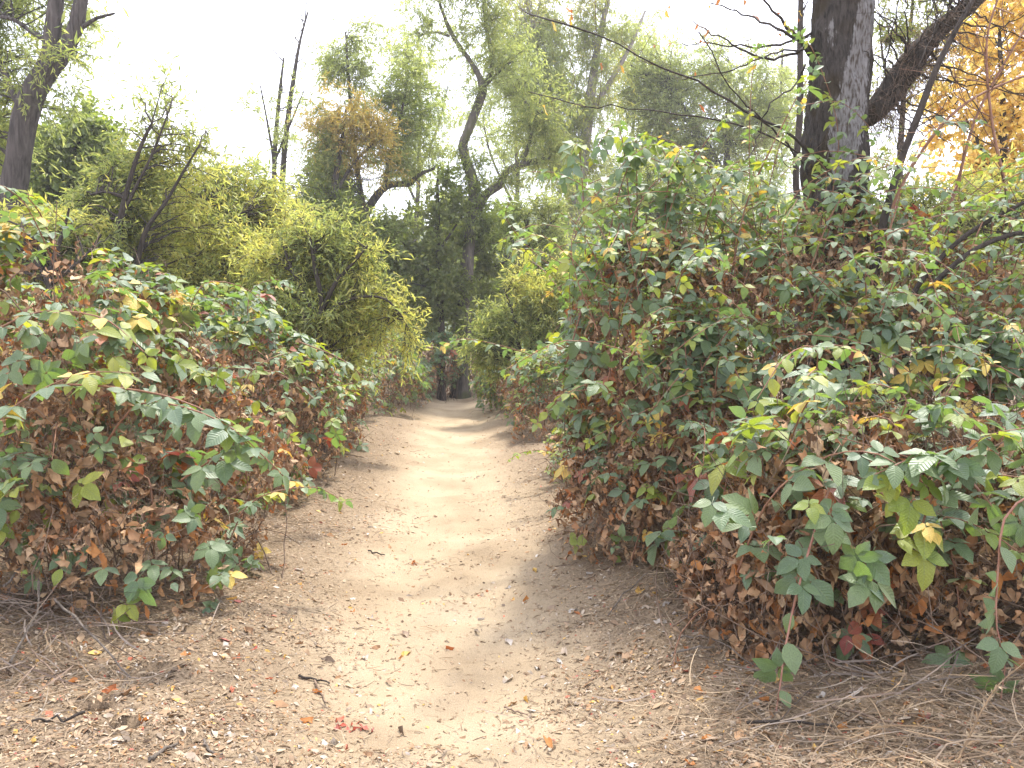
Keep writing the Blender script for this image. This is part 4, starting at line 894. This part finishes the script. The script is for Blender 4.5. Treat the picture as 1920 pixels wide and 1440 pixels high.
pole("dead_snag", "tall bare grey snag, the longer of the two thin dead trunks", [(520, 560, 13), (530, 330, 11), (540, 220, 10), (550, 150, 8), (562, 80, 5), (578, 20, 2.5)], 22, BARK_DARK, 7, "dead tree", 16, 8)
pole("dead_snag", "shorter bare snag standing close beside the longer dead trunk", [(508, 560, 11), (514, 320, 9), (520, 220, 8), (526, 160, 6), (532, 108, 3)], 21.5, BARK_DARK, 7, "dead tree", 14, 9)
tree("tree", "light green tree with a leaning grey limb beside the two snags", "tree", 20.0,
     [[(664, 620, 24), (668, 520, 22), (675, 440, 20), (690, 392, 17), (720, 352, 14), (745, 345, 12), (768, 344, 11), (785, 328, 8), (815, 315, 5)], [(684, 405, 12), (672, 330, 10), (660, 230, 8), (652, 120, 5), (648, 60, 3)], [(720, 352, 9), (735, 280, 7), (755, 200, 5), (765, 140, 3)]],
     [(640, 120, 65, 60, W_PALE, .8), (690, 85, 45, 50, W_PALE, .5), (770, 185, 70, 60, T_GREEN, .7), (770, 125, 50, 50, W_PALE, .4), (740, 255, 75, 55, W_GREEN, .7), (800, 285, 55, 40, W_PALE, .5), (620, 350, 60, 70, T_GREEN, 1), (665, 410, 60, 45, T_DARK, 1), (600, 280, 40, 80, W_GREEN), (740, 310, 60, 35, W_GREEN, .5), (700, 180, 60, 50, W_GREEN, .5)], 34000, .115, WILLOW, BARK_GREY, seed=51, droop=.3, twl=.5, sides=9)
tree("tree", "tree with amber yellowing crown beside the light green one", "tree", 18.5, [[(600, 620, 18), (612, 480, 16), (625, 360, 13), (640, 270, 8), (650, 200, 4)], [(622, 380, 8), (660, 310, 6), (700, 270, 4)]],
     [(640, 235, 75, 55, T_AMBER, .8), (700, 285, 60, 55, T_AMBER, .6), (605, 300, 50, 60, W_GREEN, .9), (620, 400, 70, 65, T_GREEN, 1), (690, 230, 55, 40, T_AMBER, .5), (575, 390, 45, 70, W_GREEN, .8)], 21000, .105, WILLOW, BARK_GREY, seed=52, droop=.25, twl=.45)
tree("crooked_tree", "crooked tree with an S-bent bare grey trunk and an arching side limb above the path", "tree", 19.0,
     [[(868, 720, 25.2), (872, 600, 23.7), (878, 480, 22.2), (886, 400, 22.2), (889, 350, 20.7), (877, 310, 19.2), (868, 275, 17.8), (880, 240, 16.3), (897, 195, 16.3), (905, 168, 16.3), (897, 140, 11.1), (880, 112, 8.9), (858, 82, 8.1), (843, 55, 7.4), (832, 28, 5.9), (823, 0, 5.2), (815, -50, 3.7)],
      [(904, 175, 10.4), (918, 140, 8.9), (924, 105, 8.9), (915, 70, 7.4), (909, 30, 6.7), (906, -30, 5.2)], [(905, 165, 6.7), (930, 140, 5.9), (950, 122, 5.2), (970, 105, 3.0)], [(843, 68, 5.2), (822, 61, 4.4), (800, 62, 3.0), (785, 70, 2.2)],
      [(892, 400, 17.8), (912, 365, 16.3), (938, 345, 14.8), (948, 325, 13.3), (965, 313, 12.6), (990, 305, 11.1), (1018, 299, 8.9), (1030, 298, 6.7)], [(980, 306, 8.9), (992, 270, 7.4), (1000, 235, 6.7), (1010, 205, 5.2), (1016, 175, 3.0)], [(1000, 215, 3.7), (985, 190, 3.0), (970, 175, 1.9)]],
     [(838, 20, 75, 55, W_PALE, .35), (920, 60, 60, 75, W_GREEN, .5), (790, 40, 50, 60, W_PALE, .22), (960, 130, 50, 60, W_PALE, .7), (1010, 220, 60, 80, W_GREEN, .7), (1040, 290, 40, 50, W_GREEN, .6), (888, 340, 30, 55, T_GREEN, .8), (870, 280, 20, 25, W_GREEN, .5), (885, 200, 26, 40, W_PALE, .35), (860, 110, 40, 40, W_PALE, .3), (960, 330, 45, 25, W_GREEN, .4), (875, -50, 120, 40, W_PALE, .5), (940, 260, 35, 40, W_PALE, .25), (900, 420, 60, 40, T_GREEN)], 29000, .11, WILLOW, BARK_MOSSY, seed=53, droop=.3, twl=.5, sides=12, n=60)
tree("tall_willow", "tall pale willow with a wide hazy crown behind the crooked tree", "tree", 25.0,
     [[(1062, 620, 30), (1066, 500, 28), (1080, 400, 26), (1095, 280, 22), (1108, 180, 18), (1120, 90, 13), (1140, 0, 8), (1150, -60, 5)], [(1100, 220, 12), (1140, 160, 10), (1180, 90, 7), (1210, 20, 4)], [(1090, 300, 10), (1050, 220, 8), (1020, 140, 6), (1000, 70, 4)]],
     [(1040, 110, 110, 75, W_PALE), (990, 180, 60, 60, W_PALE), (1080, 190, 75, 80, W_PALE), (1080, 300, 65, 75, W_GREEN, .9), (1050, 40, 130, 55, W_GREEN, .7), (1080, 385, 65, 50, W_GREEN, .7), (1170, 60, 80, 80, W_PALE, .3), (1030, 260, 55, 75, W_PALE), (1060, -30, 150, 50, W_YEL, .6), (1120, 140, 60, 80, W_YEL, .35)], 56000, .125, WILLOW, BARK_PALE, seed=54, droop=.5, twl=.7)
tree("tree", "thin-leaved grey-green tree between the tall willow and the old mossy trunk", "tree", 27.0,
     [[(1362, 560, 17), (1362, 400, 15), (1363, 280, 12), (1366, 190, 8), (1370, 120, 4)], [(1362, 330, 7), (1310, 240, 6), (1260, 170, 4)], [(1363, 280, 7), (1410, 200, 5), (1440, 140, 3)]],
     [(1250, 170, 100, 70, W_PALE, .7), (1340, 190, 95, 75, W_PALE, .7), (1410, 160, 75, 60, W_PALE, .4), (1210, 260, 80, 65, W_PALE, .6), (1420, 250, 80, 70, W_PALE, .6), (1310, 300, 110, 60, W_GREEN, .7), (1260, 100, 90, 45, W_PALE, .35), (1360, 110, 80, 45, W_PALE, .35), (1200, 190, 60, 60, W_GREEN, .5), (1480, 210, 50, 80, W_PALE, .5), (1180, 120, 60, 90, W_PALE, .4)], 54000, .14, WILLOW, BARK_GREY, seed=55, droop=.3, twl=.7)
tree("tree", "rounded green tree filling the gap above the tall bramble's leafy top", "tree", 21.0, [autostem(1210, 290, 620, 18, 10, 3), [(1212, 430, 9), (1270, 370, 6), (1320, 330, 4)]],
     [(1200, 340, 70, 50, W_GREEN), (1270, 380, 80, 60, T_GREEN), (1180, 430, 80, 60, T_GREEN), (1340, 400, 80, 60, W_GREEN, .8), (1130, 440, 60, 70, W_GREEN)], 20000, .12, WILLOW, BARK_GREY, seed=56, droop=.3, twl=.6)
tree("golden_tree", "golden orange autumn tree glowing behind bare twigs", "tree", 12.0, [autostem(1870, 60, 620, 22, 10, 4), [(1872, 340, 10), (1820, 240, 7), (1780, 180, 4)], [(1874, 260, 9), (1920, 180, 6), (1960, 100, 4)]],
     [(1850, 200, 100, 85, T_GOLD), (1900, 100, 90, 80, T_GOLD), (1770, 190, 70, 70, T_GOLD, .5), (1880, 300, 90, 60, T_GOLD), (1780, 300, 70, 60, T_GOLD, .6), (1980, 200, 80, 130, T_GOLD), (1820, 60, 70, 60, T_GOLD, .5), (1900, 0, 100, 60, T_GOLD), (1840, 380, 90, 50, T_GOLD, .6)], 13000, .085, OVAL, BARK_DARK, seed=57, droop=.2, twl=.45)
tree("tree", "olive leafy tree above the old trunk's side limb", "tree", 9.5, [[(1690, 560, 16), (1685, 400, 14), (1690, 250, 11), (1700, 120, 8), (1710, 20, 6), (1715, -60, 4)], [(1692, 220, 7), (1660, 130, 5), (1650, 60, 3)]],
     [(1690, 50, 55, 45, W_GREEN, .6), (1720, 150, 45, 50, T_AMBER, .4), (1660, 120, 35, 50, W_GREEN, .45), (1750, 30, 50, 40, W_GREEN, .5), (1700, -50, 110, 50, W_GREEN, .6), (1660, 260, 40, 60, W_GREEN, .3)], 5500, .075, WILLOW, BARK_DARK, seed=58, droop=.25, twl=.35)
GD = "dark trees at the end of the path"
tree("dark_tree", "dark leafy tree with a straight thin trunk at the path's end", "tree", 18.5,
     [[(828, 720, 15), (827, 620, 14), (824, 520, 12), (821, 430, 9), (820, 360, 6), (822, 310, 3)], [(825, 530, 6), (780, 480, 4), (750, 450, 3)], [(823, 470, 6), (850, 430, 4), (870, 400, 3)]],
     [(830, 400, 55, 55, T_DARK), (800, 470, 55, 55, T_DARK), (770, 540, 50, 60, T_DARK), (840, 520, 60, 60, T_DARK), (820, 600, 60, 50, T_DARK, .8), (835, 340, 30, 40, T_GREEN, .8), (740, 490, 35, 60, T_GREEN, .6)], 13000, .085, OVAL, BARK_DARK, GD, 61, .25, .4)
tree("dark_tree", "dark ivy-clad thick trunk at the path's end", "tree", 19.6,
     [[(862, 740, 36), (864, 660, 30), (866, 580, 26), (874, 500, 22), (880, 440, 16), (886, 400, 10)], [(868, 560, 8), (910, 510, 6), (950, 490, 4)]],
     [(880, 450, 55, 60, T_DARK), (910, 520, 50, 60, T_DARK), (870, 540, 50, 60, T_DARK), (930, 440, 45, 50, T_GREEN), (895, 590, 40, 40, T_DARK, .8), (850, 430, 40, 40, T_GREEN, .6)], 11000, .085, OVAL, BARK_DARK, GD, 62, .25, .4)
tree("forked_tree", "small dark tree with a gnarled open fork over the feathery willow shrub", "tree", 17.0,
     [[(972, 640, 15), (972, 560, 14), (972, 500, 15), (985, 470, 15), (990, 440, 11), (988, 412, 6)], [(980, 478, 11), (1000, 448, 9), (1020, 430, 7), (1042, 412, 4)], [(975, 485, 8), (965, 460, 6), (958, 445, 3)], [(985, 470, 8), (1002, 462, 5), (1012, 440, 3)]],
     [(1010, 400, 60, 35, W_GREEN, .8), (960, 410, 35, 40, T_GREEN), (1030, 460, 50, 50, W_PALE, .8), (985, 520, 50, 40, T_GREEN, .8), (1060, 500, 50, 40, W_GREEN)], 13000, .09, WILLOW, BARK_DARK, seed=63, droop=.25, twl=.4)
tree("young_tree", "spindly young tree with a thin pole trunk between the yellow willow and the dark trees", "tree", 19.0, [[(705, 640, 9), (707, 540, 8), (709, 460, 7), (711, 400, 5)]],
     [(725, 440, 45, 40, W_PALE, .6), (715, 520, 50, 60, T_DARK), (760, 420, 35, 35, W_PALE, .5), (690, 470, 40, 60, T_GREEN)], 10000, .09, OVAL, BARK_DARK, seed=64, droop=.25, twl=.4)
for x, lb, L_, st in [(960, "pale hazy tree filling the sky behind the crooked trunk", [(960, 90, 70, 90), (940, 210, 60, 80), (990, 300, 60, 60)], 1), (780, "pale hazy tree behind the light green limb", [(770, 120, 60, 70), (800, 220, 60, 60), (760, 300, 70, 50)], 2),
                      (1180, "pale hazy tree between tall willow and grey-green tree", [(1180, 130, 70, 90), (1200, 250, 80, 70), (1160, 340, 70, 60)], 3), (1450, "pale hazy tree just behind the mossy trunk's dead branches", [(1440, 180, 70, 70), (1470, 270, 80, 60), (1430, 340, 80, 50)], 4)]:
    tree("hazy_tree", lb, "tree", 31.0 + st, [autostem(x, 90, 620, 12, 12, 60 + st), [(x, 330, 5), (x + 40, 240, 4), (x + 60, 160, 2)], [(x, 380, 5), (x - 40, 290, 4), (x - 55, 220, 2)]],
         [(a, b, c, d, W_PALE if k else W_GREEN) for k, (a, b, c, d) in enumerate(L_)], 14000, .15, WILLOW, BARK_GREY, "pale trees beyond the path's end", 400 + st, .3, .8, twigs=False)
# distant wood: one tree after another along the skyline
GF = "distant trees along the skyline"
far = [(-60, 330, "dark far tree at the thicket's open edge"), (70, 350, "far tree glimpsed past the forked willow"), (230, 262, "hazy pointed far tree in the sky gap beside the airy willow"), (330, 300, "hazy far tree under the airy willow's top"), (420, 330, "hazy far tree in the wide sky gap"),
       (520, 360, "low far tree behind the foot of the snags"), (610, 330, "far tree behind the amber crown"), (700, 400, "far tree under the leaning grey limb"), (770, 405, "far tree in the small sky gap by the dark trees"), (850, 370, "far tree behind the crooked trunk"),
       (950, 380, "far tree behind the gnarled fork"), (1050, 340, "far tree at the tall willow's foot"), (1150, 330, "far tree between tall willow and rounded tree"), (1260, 340, "far tree behind the rounded green tree"), (1370, 330, "far tree behind the grey-green tree's trunk"),
       (1470, 320, "far tree beside the old mossy trunk"), (1580, 330, "far tree hidden by the old mossy trunk"), (1680, 330, "far tree behind the leaning sapling"), (1790, 320, "far tree below the golden tree"), (1900, 320, "far tree behind the golden tree's trunk")]
for i, (x, top, lb) in enumerate(far):
    r = np.random.default_rng(i + 300); yy = float(r.uniform(30, 44)); h = 600 - top
    tree("far_tree", lb, "tree", yy, [autostem(x, top + 30, 630, 9, r.normal() * 10, i)],
         [(x, top + h * .3, 42, h * .3, T_GREEN if i % 3 else W_PALE), (x + 25, top + h * .6, 65, h * .28, T_GREEN), (x - 30, top + h * .65, 60, h * .28, W_GREEN if i % 2 else T_DARK), (x, top + h * .95, 80, h * .2, T_GREEN)], 3600, .28, OVAL, BARK_DARK, GF, 300 + i, .25, 1.0, 12, 10, 6, .008, twigs=False)
print("trees", round(time.time() - T00, 1))

# ------------------------------------------------------------------ litter on the ground
def litter():
    r = np.random.default_rng(90)
    def scatter(n, y0, y1, smax, edge):
        u = r.random(n); Y = 1 / (1 / y0 + (1 / y1 - 1 / y0) * u)          # density falls with distance
        s = r.uniform(-smax, smax, n); P = np.stack([s, Y, 0 * s], -1)
        w = edge + (1 - edge) * sstep(.22, .95, np.abs(s) + .25 * noise3(P, 1.7, 1)) * (.45 + .55 * sstep(-.35, .3, noise3(P, 3.2, 2))) + .3 * (noise3(P, 4, 3) > .5)
        k = r.random(n) < w; return s[k] + path_c(Y[k]), Y[k]
    x, y = scatter(100000, 2.0, 16, 2.6, .11)
    for hx, hy, hr, hd in HOLE_XY:
        k = (x - hx) ** 2 + (y - hy) ** 2 > (hr * 1.3) ** 2; x, y = x[k], y[k]
    n = len(x)
    sz = np.minimum(.010 * np.exp(np.abs(r.normal(0, .62, n))), .055) * (1 + .25 * np.maximum(0, y - 5) / 5); P = gpt(x, y, .003)
    a = r.uniform(0, 6.283, n); ax = np.stack([np.cos(a), np.sin(a), r.normal(0, .15, n)], -1); nm = nz(UP + r.normal(size=(n, 3)) * .4)
    u = r.random(n); m = np.where(u < .022, 1, np.where(u < .05, 2, np.where(u < .09, 3, 0)))
    k = r.integers(4, size=n)
    build("leaf_litter", [inst(CHIP[j], P[k == j], ax[k == j], nm[k == j], sz[k == j], m[k == j]) for j in range(4)], [CHIP_M, CHIP_RED, CHIP_YEL, CHIP_PALE], None, (0, 0, 0), False, "stuff")
    # straw and bits of stem
    x, y = scatter(30000, 2.0, 12, 2.6, .10)
    for hx, hy, hr, hd in HOLE_XY:
        k = (x - hx) ** 2 + (y - hy) ** 2 > (hr * 1.4) ** 2; x, y = x[k], y[k]
    n = len(x); P = gpt(x, y, .004)
    a = r.uniform(0, 6.283, n); d = np.stack([np.cos(a), np.sin(a), r.normal(0, .10, n)], -1); l = r.uniform(.015, .07, n) * (1 + .8 * (r.random(n) < .12))
    bend = r.normal(size=(n, 3)) * .12; bend[:, 2] = np.abs(bend[:, 2]) * .4
    C = np.stack([P, P + d * (l * .5)[:, None] + bend * l[:, None], P + d * l[:, None]], 1)
    C[..., 2] = np.maximum(C[..., 2], ground_h(C[..., 0], C[..., 1]) + .003)
    v, f, u = ribbons(C, np.tile([.0012, .0015, .0008], (n, 1)) * r.uniform(.7, 1.5, (n, 1)), 9)
    build("straw_litter", [(v, f, 0, u)], [STRAW_M], None, (0, 0, 0), False, "stuff")
    # dry grass mat at the two near corners and along the bramble feet
    def mat_of(name, cx, cy, rx, ry, n, ang, mats, lmin, lmax, rad, lift=.06, lab=None):
        x = cx + r.normal(size=n) * rx; y = np.maximum(cy + r.normal(size=n) * ry, 1.6)
        for hx, hy, hr, hd in HOLE_XY:
            k = (x - hx) ** 2 + (y - hy) ** 2 > (hr * 2.2) ** 2; x, y = x[k], y[k]
        n = len(x); P = gpt(x, y, .0)
        P[:, 2] += np.abs(r.normal(size=n)) * lift
        a = ang + r.normal(size=n) * .7; d = np.stack([np.cos(a), np.sin(a), r.normal(0, .22, n)], -1); l = r.uniform(lmin, lmax, n)
        t = np.linspace(-.5, .5, 5)[None, :, None]
        C = P[:, None] + d[:, None] * l[:, None, None] * t + (r.normal(size=(n, 1, 3)) * (.04 if name == 'dry_stalks' else .09) * l[:, None, None]) * (1 - 4 * t * t)
        C[..., 2] = np.maximum(C[..., 2], ground_h(C[..., 0], C[..., 1]) + .002)
        v, f, u = ribbons(C, np.tile([.6, 1, 1, .9, .5], (n, 1)) * rad * 1.15 * r.uniform(.5, 1.5, (n, 1)), 9)
        build(name, [(v, f, 0, u)], mats, None, (0, 0, 0), False, "stuff")
    mat_of("dry_stalks", -2.2, 3.3, .34, .36, 420, -.75, [GREYST], .12, .45, .0020, .09)
    mat_of("dry_grass", -2.15, 2.9, .26, .35, 300, -.6, [STRAW_M], .08, .3, .0014, .03)
    mat_of("dry_grass", 1.6, 2.45, .6, .14, 500, .05, [STRAW_M], .10, .42, .0014, .035)
    mat_of("dry_grass", 1.3, 2.75, .5, .1, 320, .3, [STRAW_M], .08, .3, .0013, .06)
    mat_of("dry_grass", .75, 4.4, .14, .8, 500, .8, [STRAW_M], .06, .25, .0013, .04)
    mat_of("dry_grass", -1.75, 5.2, .2, 1.2, 800, -.6, [STRAW_M], .06, .25, .0013, .04)
    mat_of("dry_stalks", 1.7, 2.85, .6, .2, 130, .2, [GREYST], .15, .6, .0025, .08)
    # single fallen leaves
    kinds = [("curled tan dead leaf lying on the sandy path", "tan fallen leaves", CHIP_M, 120), ("curled red fallen leaf lying on the ground", "red fallen leaves", CHIP_RED, 26),
             ("yellow-orange fallen leaf lying on the ground", "yellow fallen leaves", CHIP_YEL, 22), ("bleached whitish curled leaf lying on the ground", "bleached fallen leaves", CHIP_PALE, 60), ("rusty brown crumpled leaf lying on the ground", "rusty fallen leaves", DRY_O, 60)]
    for lab, grp, mt, n in kinds:
        x, y = scatter(n * 3, 2.45, 6.0, 1.9, .35); x, y = x[:n], y[:n]
        if mt is CHIP_RED:      # the little red drift by the path's near end
            c = ground_at(660, 1370)
            x[:9] = c[0] + r.normal(size=9) * .09; y[:9] = c[1] + r.normal(size=9) * .05
        for i in range(len(x)):
            k = int(r.integers(6)); a = r.uniform(0, 6.283); p = gpt(x[i], y[i], .006)
            o = leaf_object("fallen_leaf", tpl_mesh(("fallen_leaf", k, mt.name), DRY[k], mt), p, (math.cos(a), math.sin(a), r.normal() * .15), nz(UP + r.normal(size=3) * .35), r.uniform(.03, .062), None, (0, 0, 0))
            o["label"] = lab; o["category"] = "leaf"; o["group"] = grp
    # single sticks
    def stick(pts, rad, label, mat, lift=.01, group=None):
        Q = []
        for (px, py, *h) in pts:
            g = ground_at(px, py); Q.append(g + UP * (lift + (h[0] if h else 0)))
        P = smooth_line(np.array(Q), 9); P[1:-1] += r.normal(size=(7, 3)) * .004
        v, f, u = tubes(P[None], (np.linspace(1, .6, 9) * rad)[None], 6)
        caps = [np.arange(6)[::-1], np.arange(6) + 48]
        o = build("stick", [(v, f, 0, u), (v[caps[0]], np.arange(6)[None], 0, None), (v[caps[1]], np.arange(6)[None], 0, None)], [mat], None, P[0], True)
        o["label"] = label; o["category"] = "stick"
        if group: o["group"] = group
    stick([(105, 1178, .12), (180, 1230, .07), (245, 1275, .0)], .006, "long straight grey stick slanting out of the stalk heap", STICK_M)
    stick([(280, 1428), (305, 1412), (332, 1400)], .008, "short thick pale stick on the near ground by the burrow holes", STICK_M)
    stick([(383, 1392), (392, 1408), (418, 1418)], .005, "curved whitish twig near the short thick stick", STICK_M)
    stick([(560, 1270), (590, 1278), (618, 1285)], .006, "dark twig lying at the path's sandy edge", BARK_DARK)
    stick([(590, 1280), (600, 1300), (612, 1322)], .005, "brown twig crossing below the dark twig", CANE_DEAD)
    stick([(10, 1165, .15), (45, 1125, .15), (75, 1105, .18)], .006, "grey broken stalk propped at the edge of the heap", STICK_M)
    stick([(20, 1270, .05), (70, 1200, .10), (75, 1150, .15)], .006, "bent weathered stalk standing in the heap", STICK_M)
    stick([(60, 1240, .04), (110, 1290, .03), (130, 1300, .01)], .004, "tan stalk lying low across the heap", CANE_DEAD)
    stick([(160, 1350, .02), (120, 1360, .01), (60, 1362, .01)], .006, "dark stick above the first burrow hole", BARK_DARK)
    stick([(1480, 1030 + 190, .05), (1500, 1205, .10), (1515, 1200, .1)], .006, "pale hooked twig beside the hanging cane", STICK_M)
    stick([(1260, 1238, .02), (1300, 1232, .03), (1340, 1230, .03)], .006, "short pale broken stick under the near bush", STICK_M)
    stick([(1560, 1135, .35), (1640, 1165, .25), (1690, 1230, .05), (1710, 1270, .0)], .005, "arching brown stem bending down under the near bush", CANE_DEAD)
    stick([(1270, 1210, .02), (1330, 1215, .04), (1420, 1260, .01)], .004, "thin grey stem arching over straw at the bush's foot", STICK_M)
    stick([(1560, 1340, .02), (1650, 1365, .02), (1700, 1378, .01)], .005, "tan dry stem lying across the straw mat", CANE_DEAD)
    stick([(1400, 1365, .01), (1500, 1368, .02), (1560, 1372, .01)], .006, "straight dark stem half buried in the straw mat", BARK_DARK)
    stick([(1140, 1165, .02), (1180, 1130, .05), (1215, 1105, .08)], .004, "grey twig leaning at the tall bush's foot", STICK_M)
    stick([(690, 1035), (706, 1040), (722, 1043)], .006, "dark twig in the sandy middle of the path", BARK_DARK)
    stick([(945, 1330), (965, 1336), (990, 1345)], .004, "small tan twig on the near sand", CANE_DEAD)
    # tall seeded grass stalk at the near corner
    b = ground_at(1790, 1436); root = thing("grass_stalk", "pale dry grass stalk with a seed head bending at the near corner", "grass", b)
    tip = at(1925, 1238, 2.35); mid = (b + tip) / 2 + UP * .06
    P = smooth_line(np.array([b, mid, tip]), 12); v, f, u = tubes(P[None], np.linspace(.003, .0012, 12)[None], 5); build("stem", [(v, f, 0, u)], [STRAW_M], root, b, True)
    k = 70; i = r.integers(1, 9, k); Q = P[i] + (P[i + 1] - P[i]) * r.random((k, 1)); d = nz(nz(tip - b) + r.normal(size=(k, 3)) * .5)
    build("seed_head", [inst(WILLOW4, Q, d, rvec(k, r), r.uniform(.012, .03, k), 0)], [STRAW_M], root, b, False, "stuff")
litter()

print("done", round(time.time() - T00, 1), "tris", sum(len(o.data.polygons) for o in SC.objects if o.type == 'MESH'), "objects", len(SC.objects))
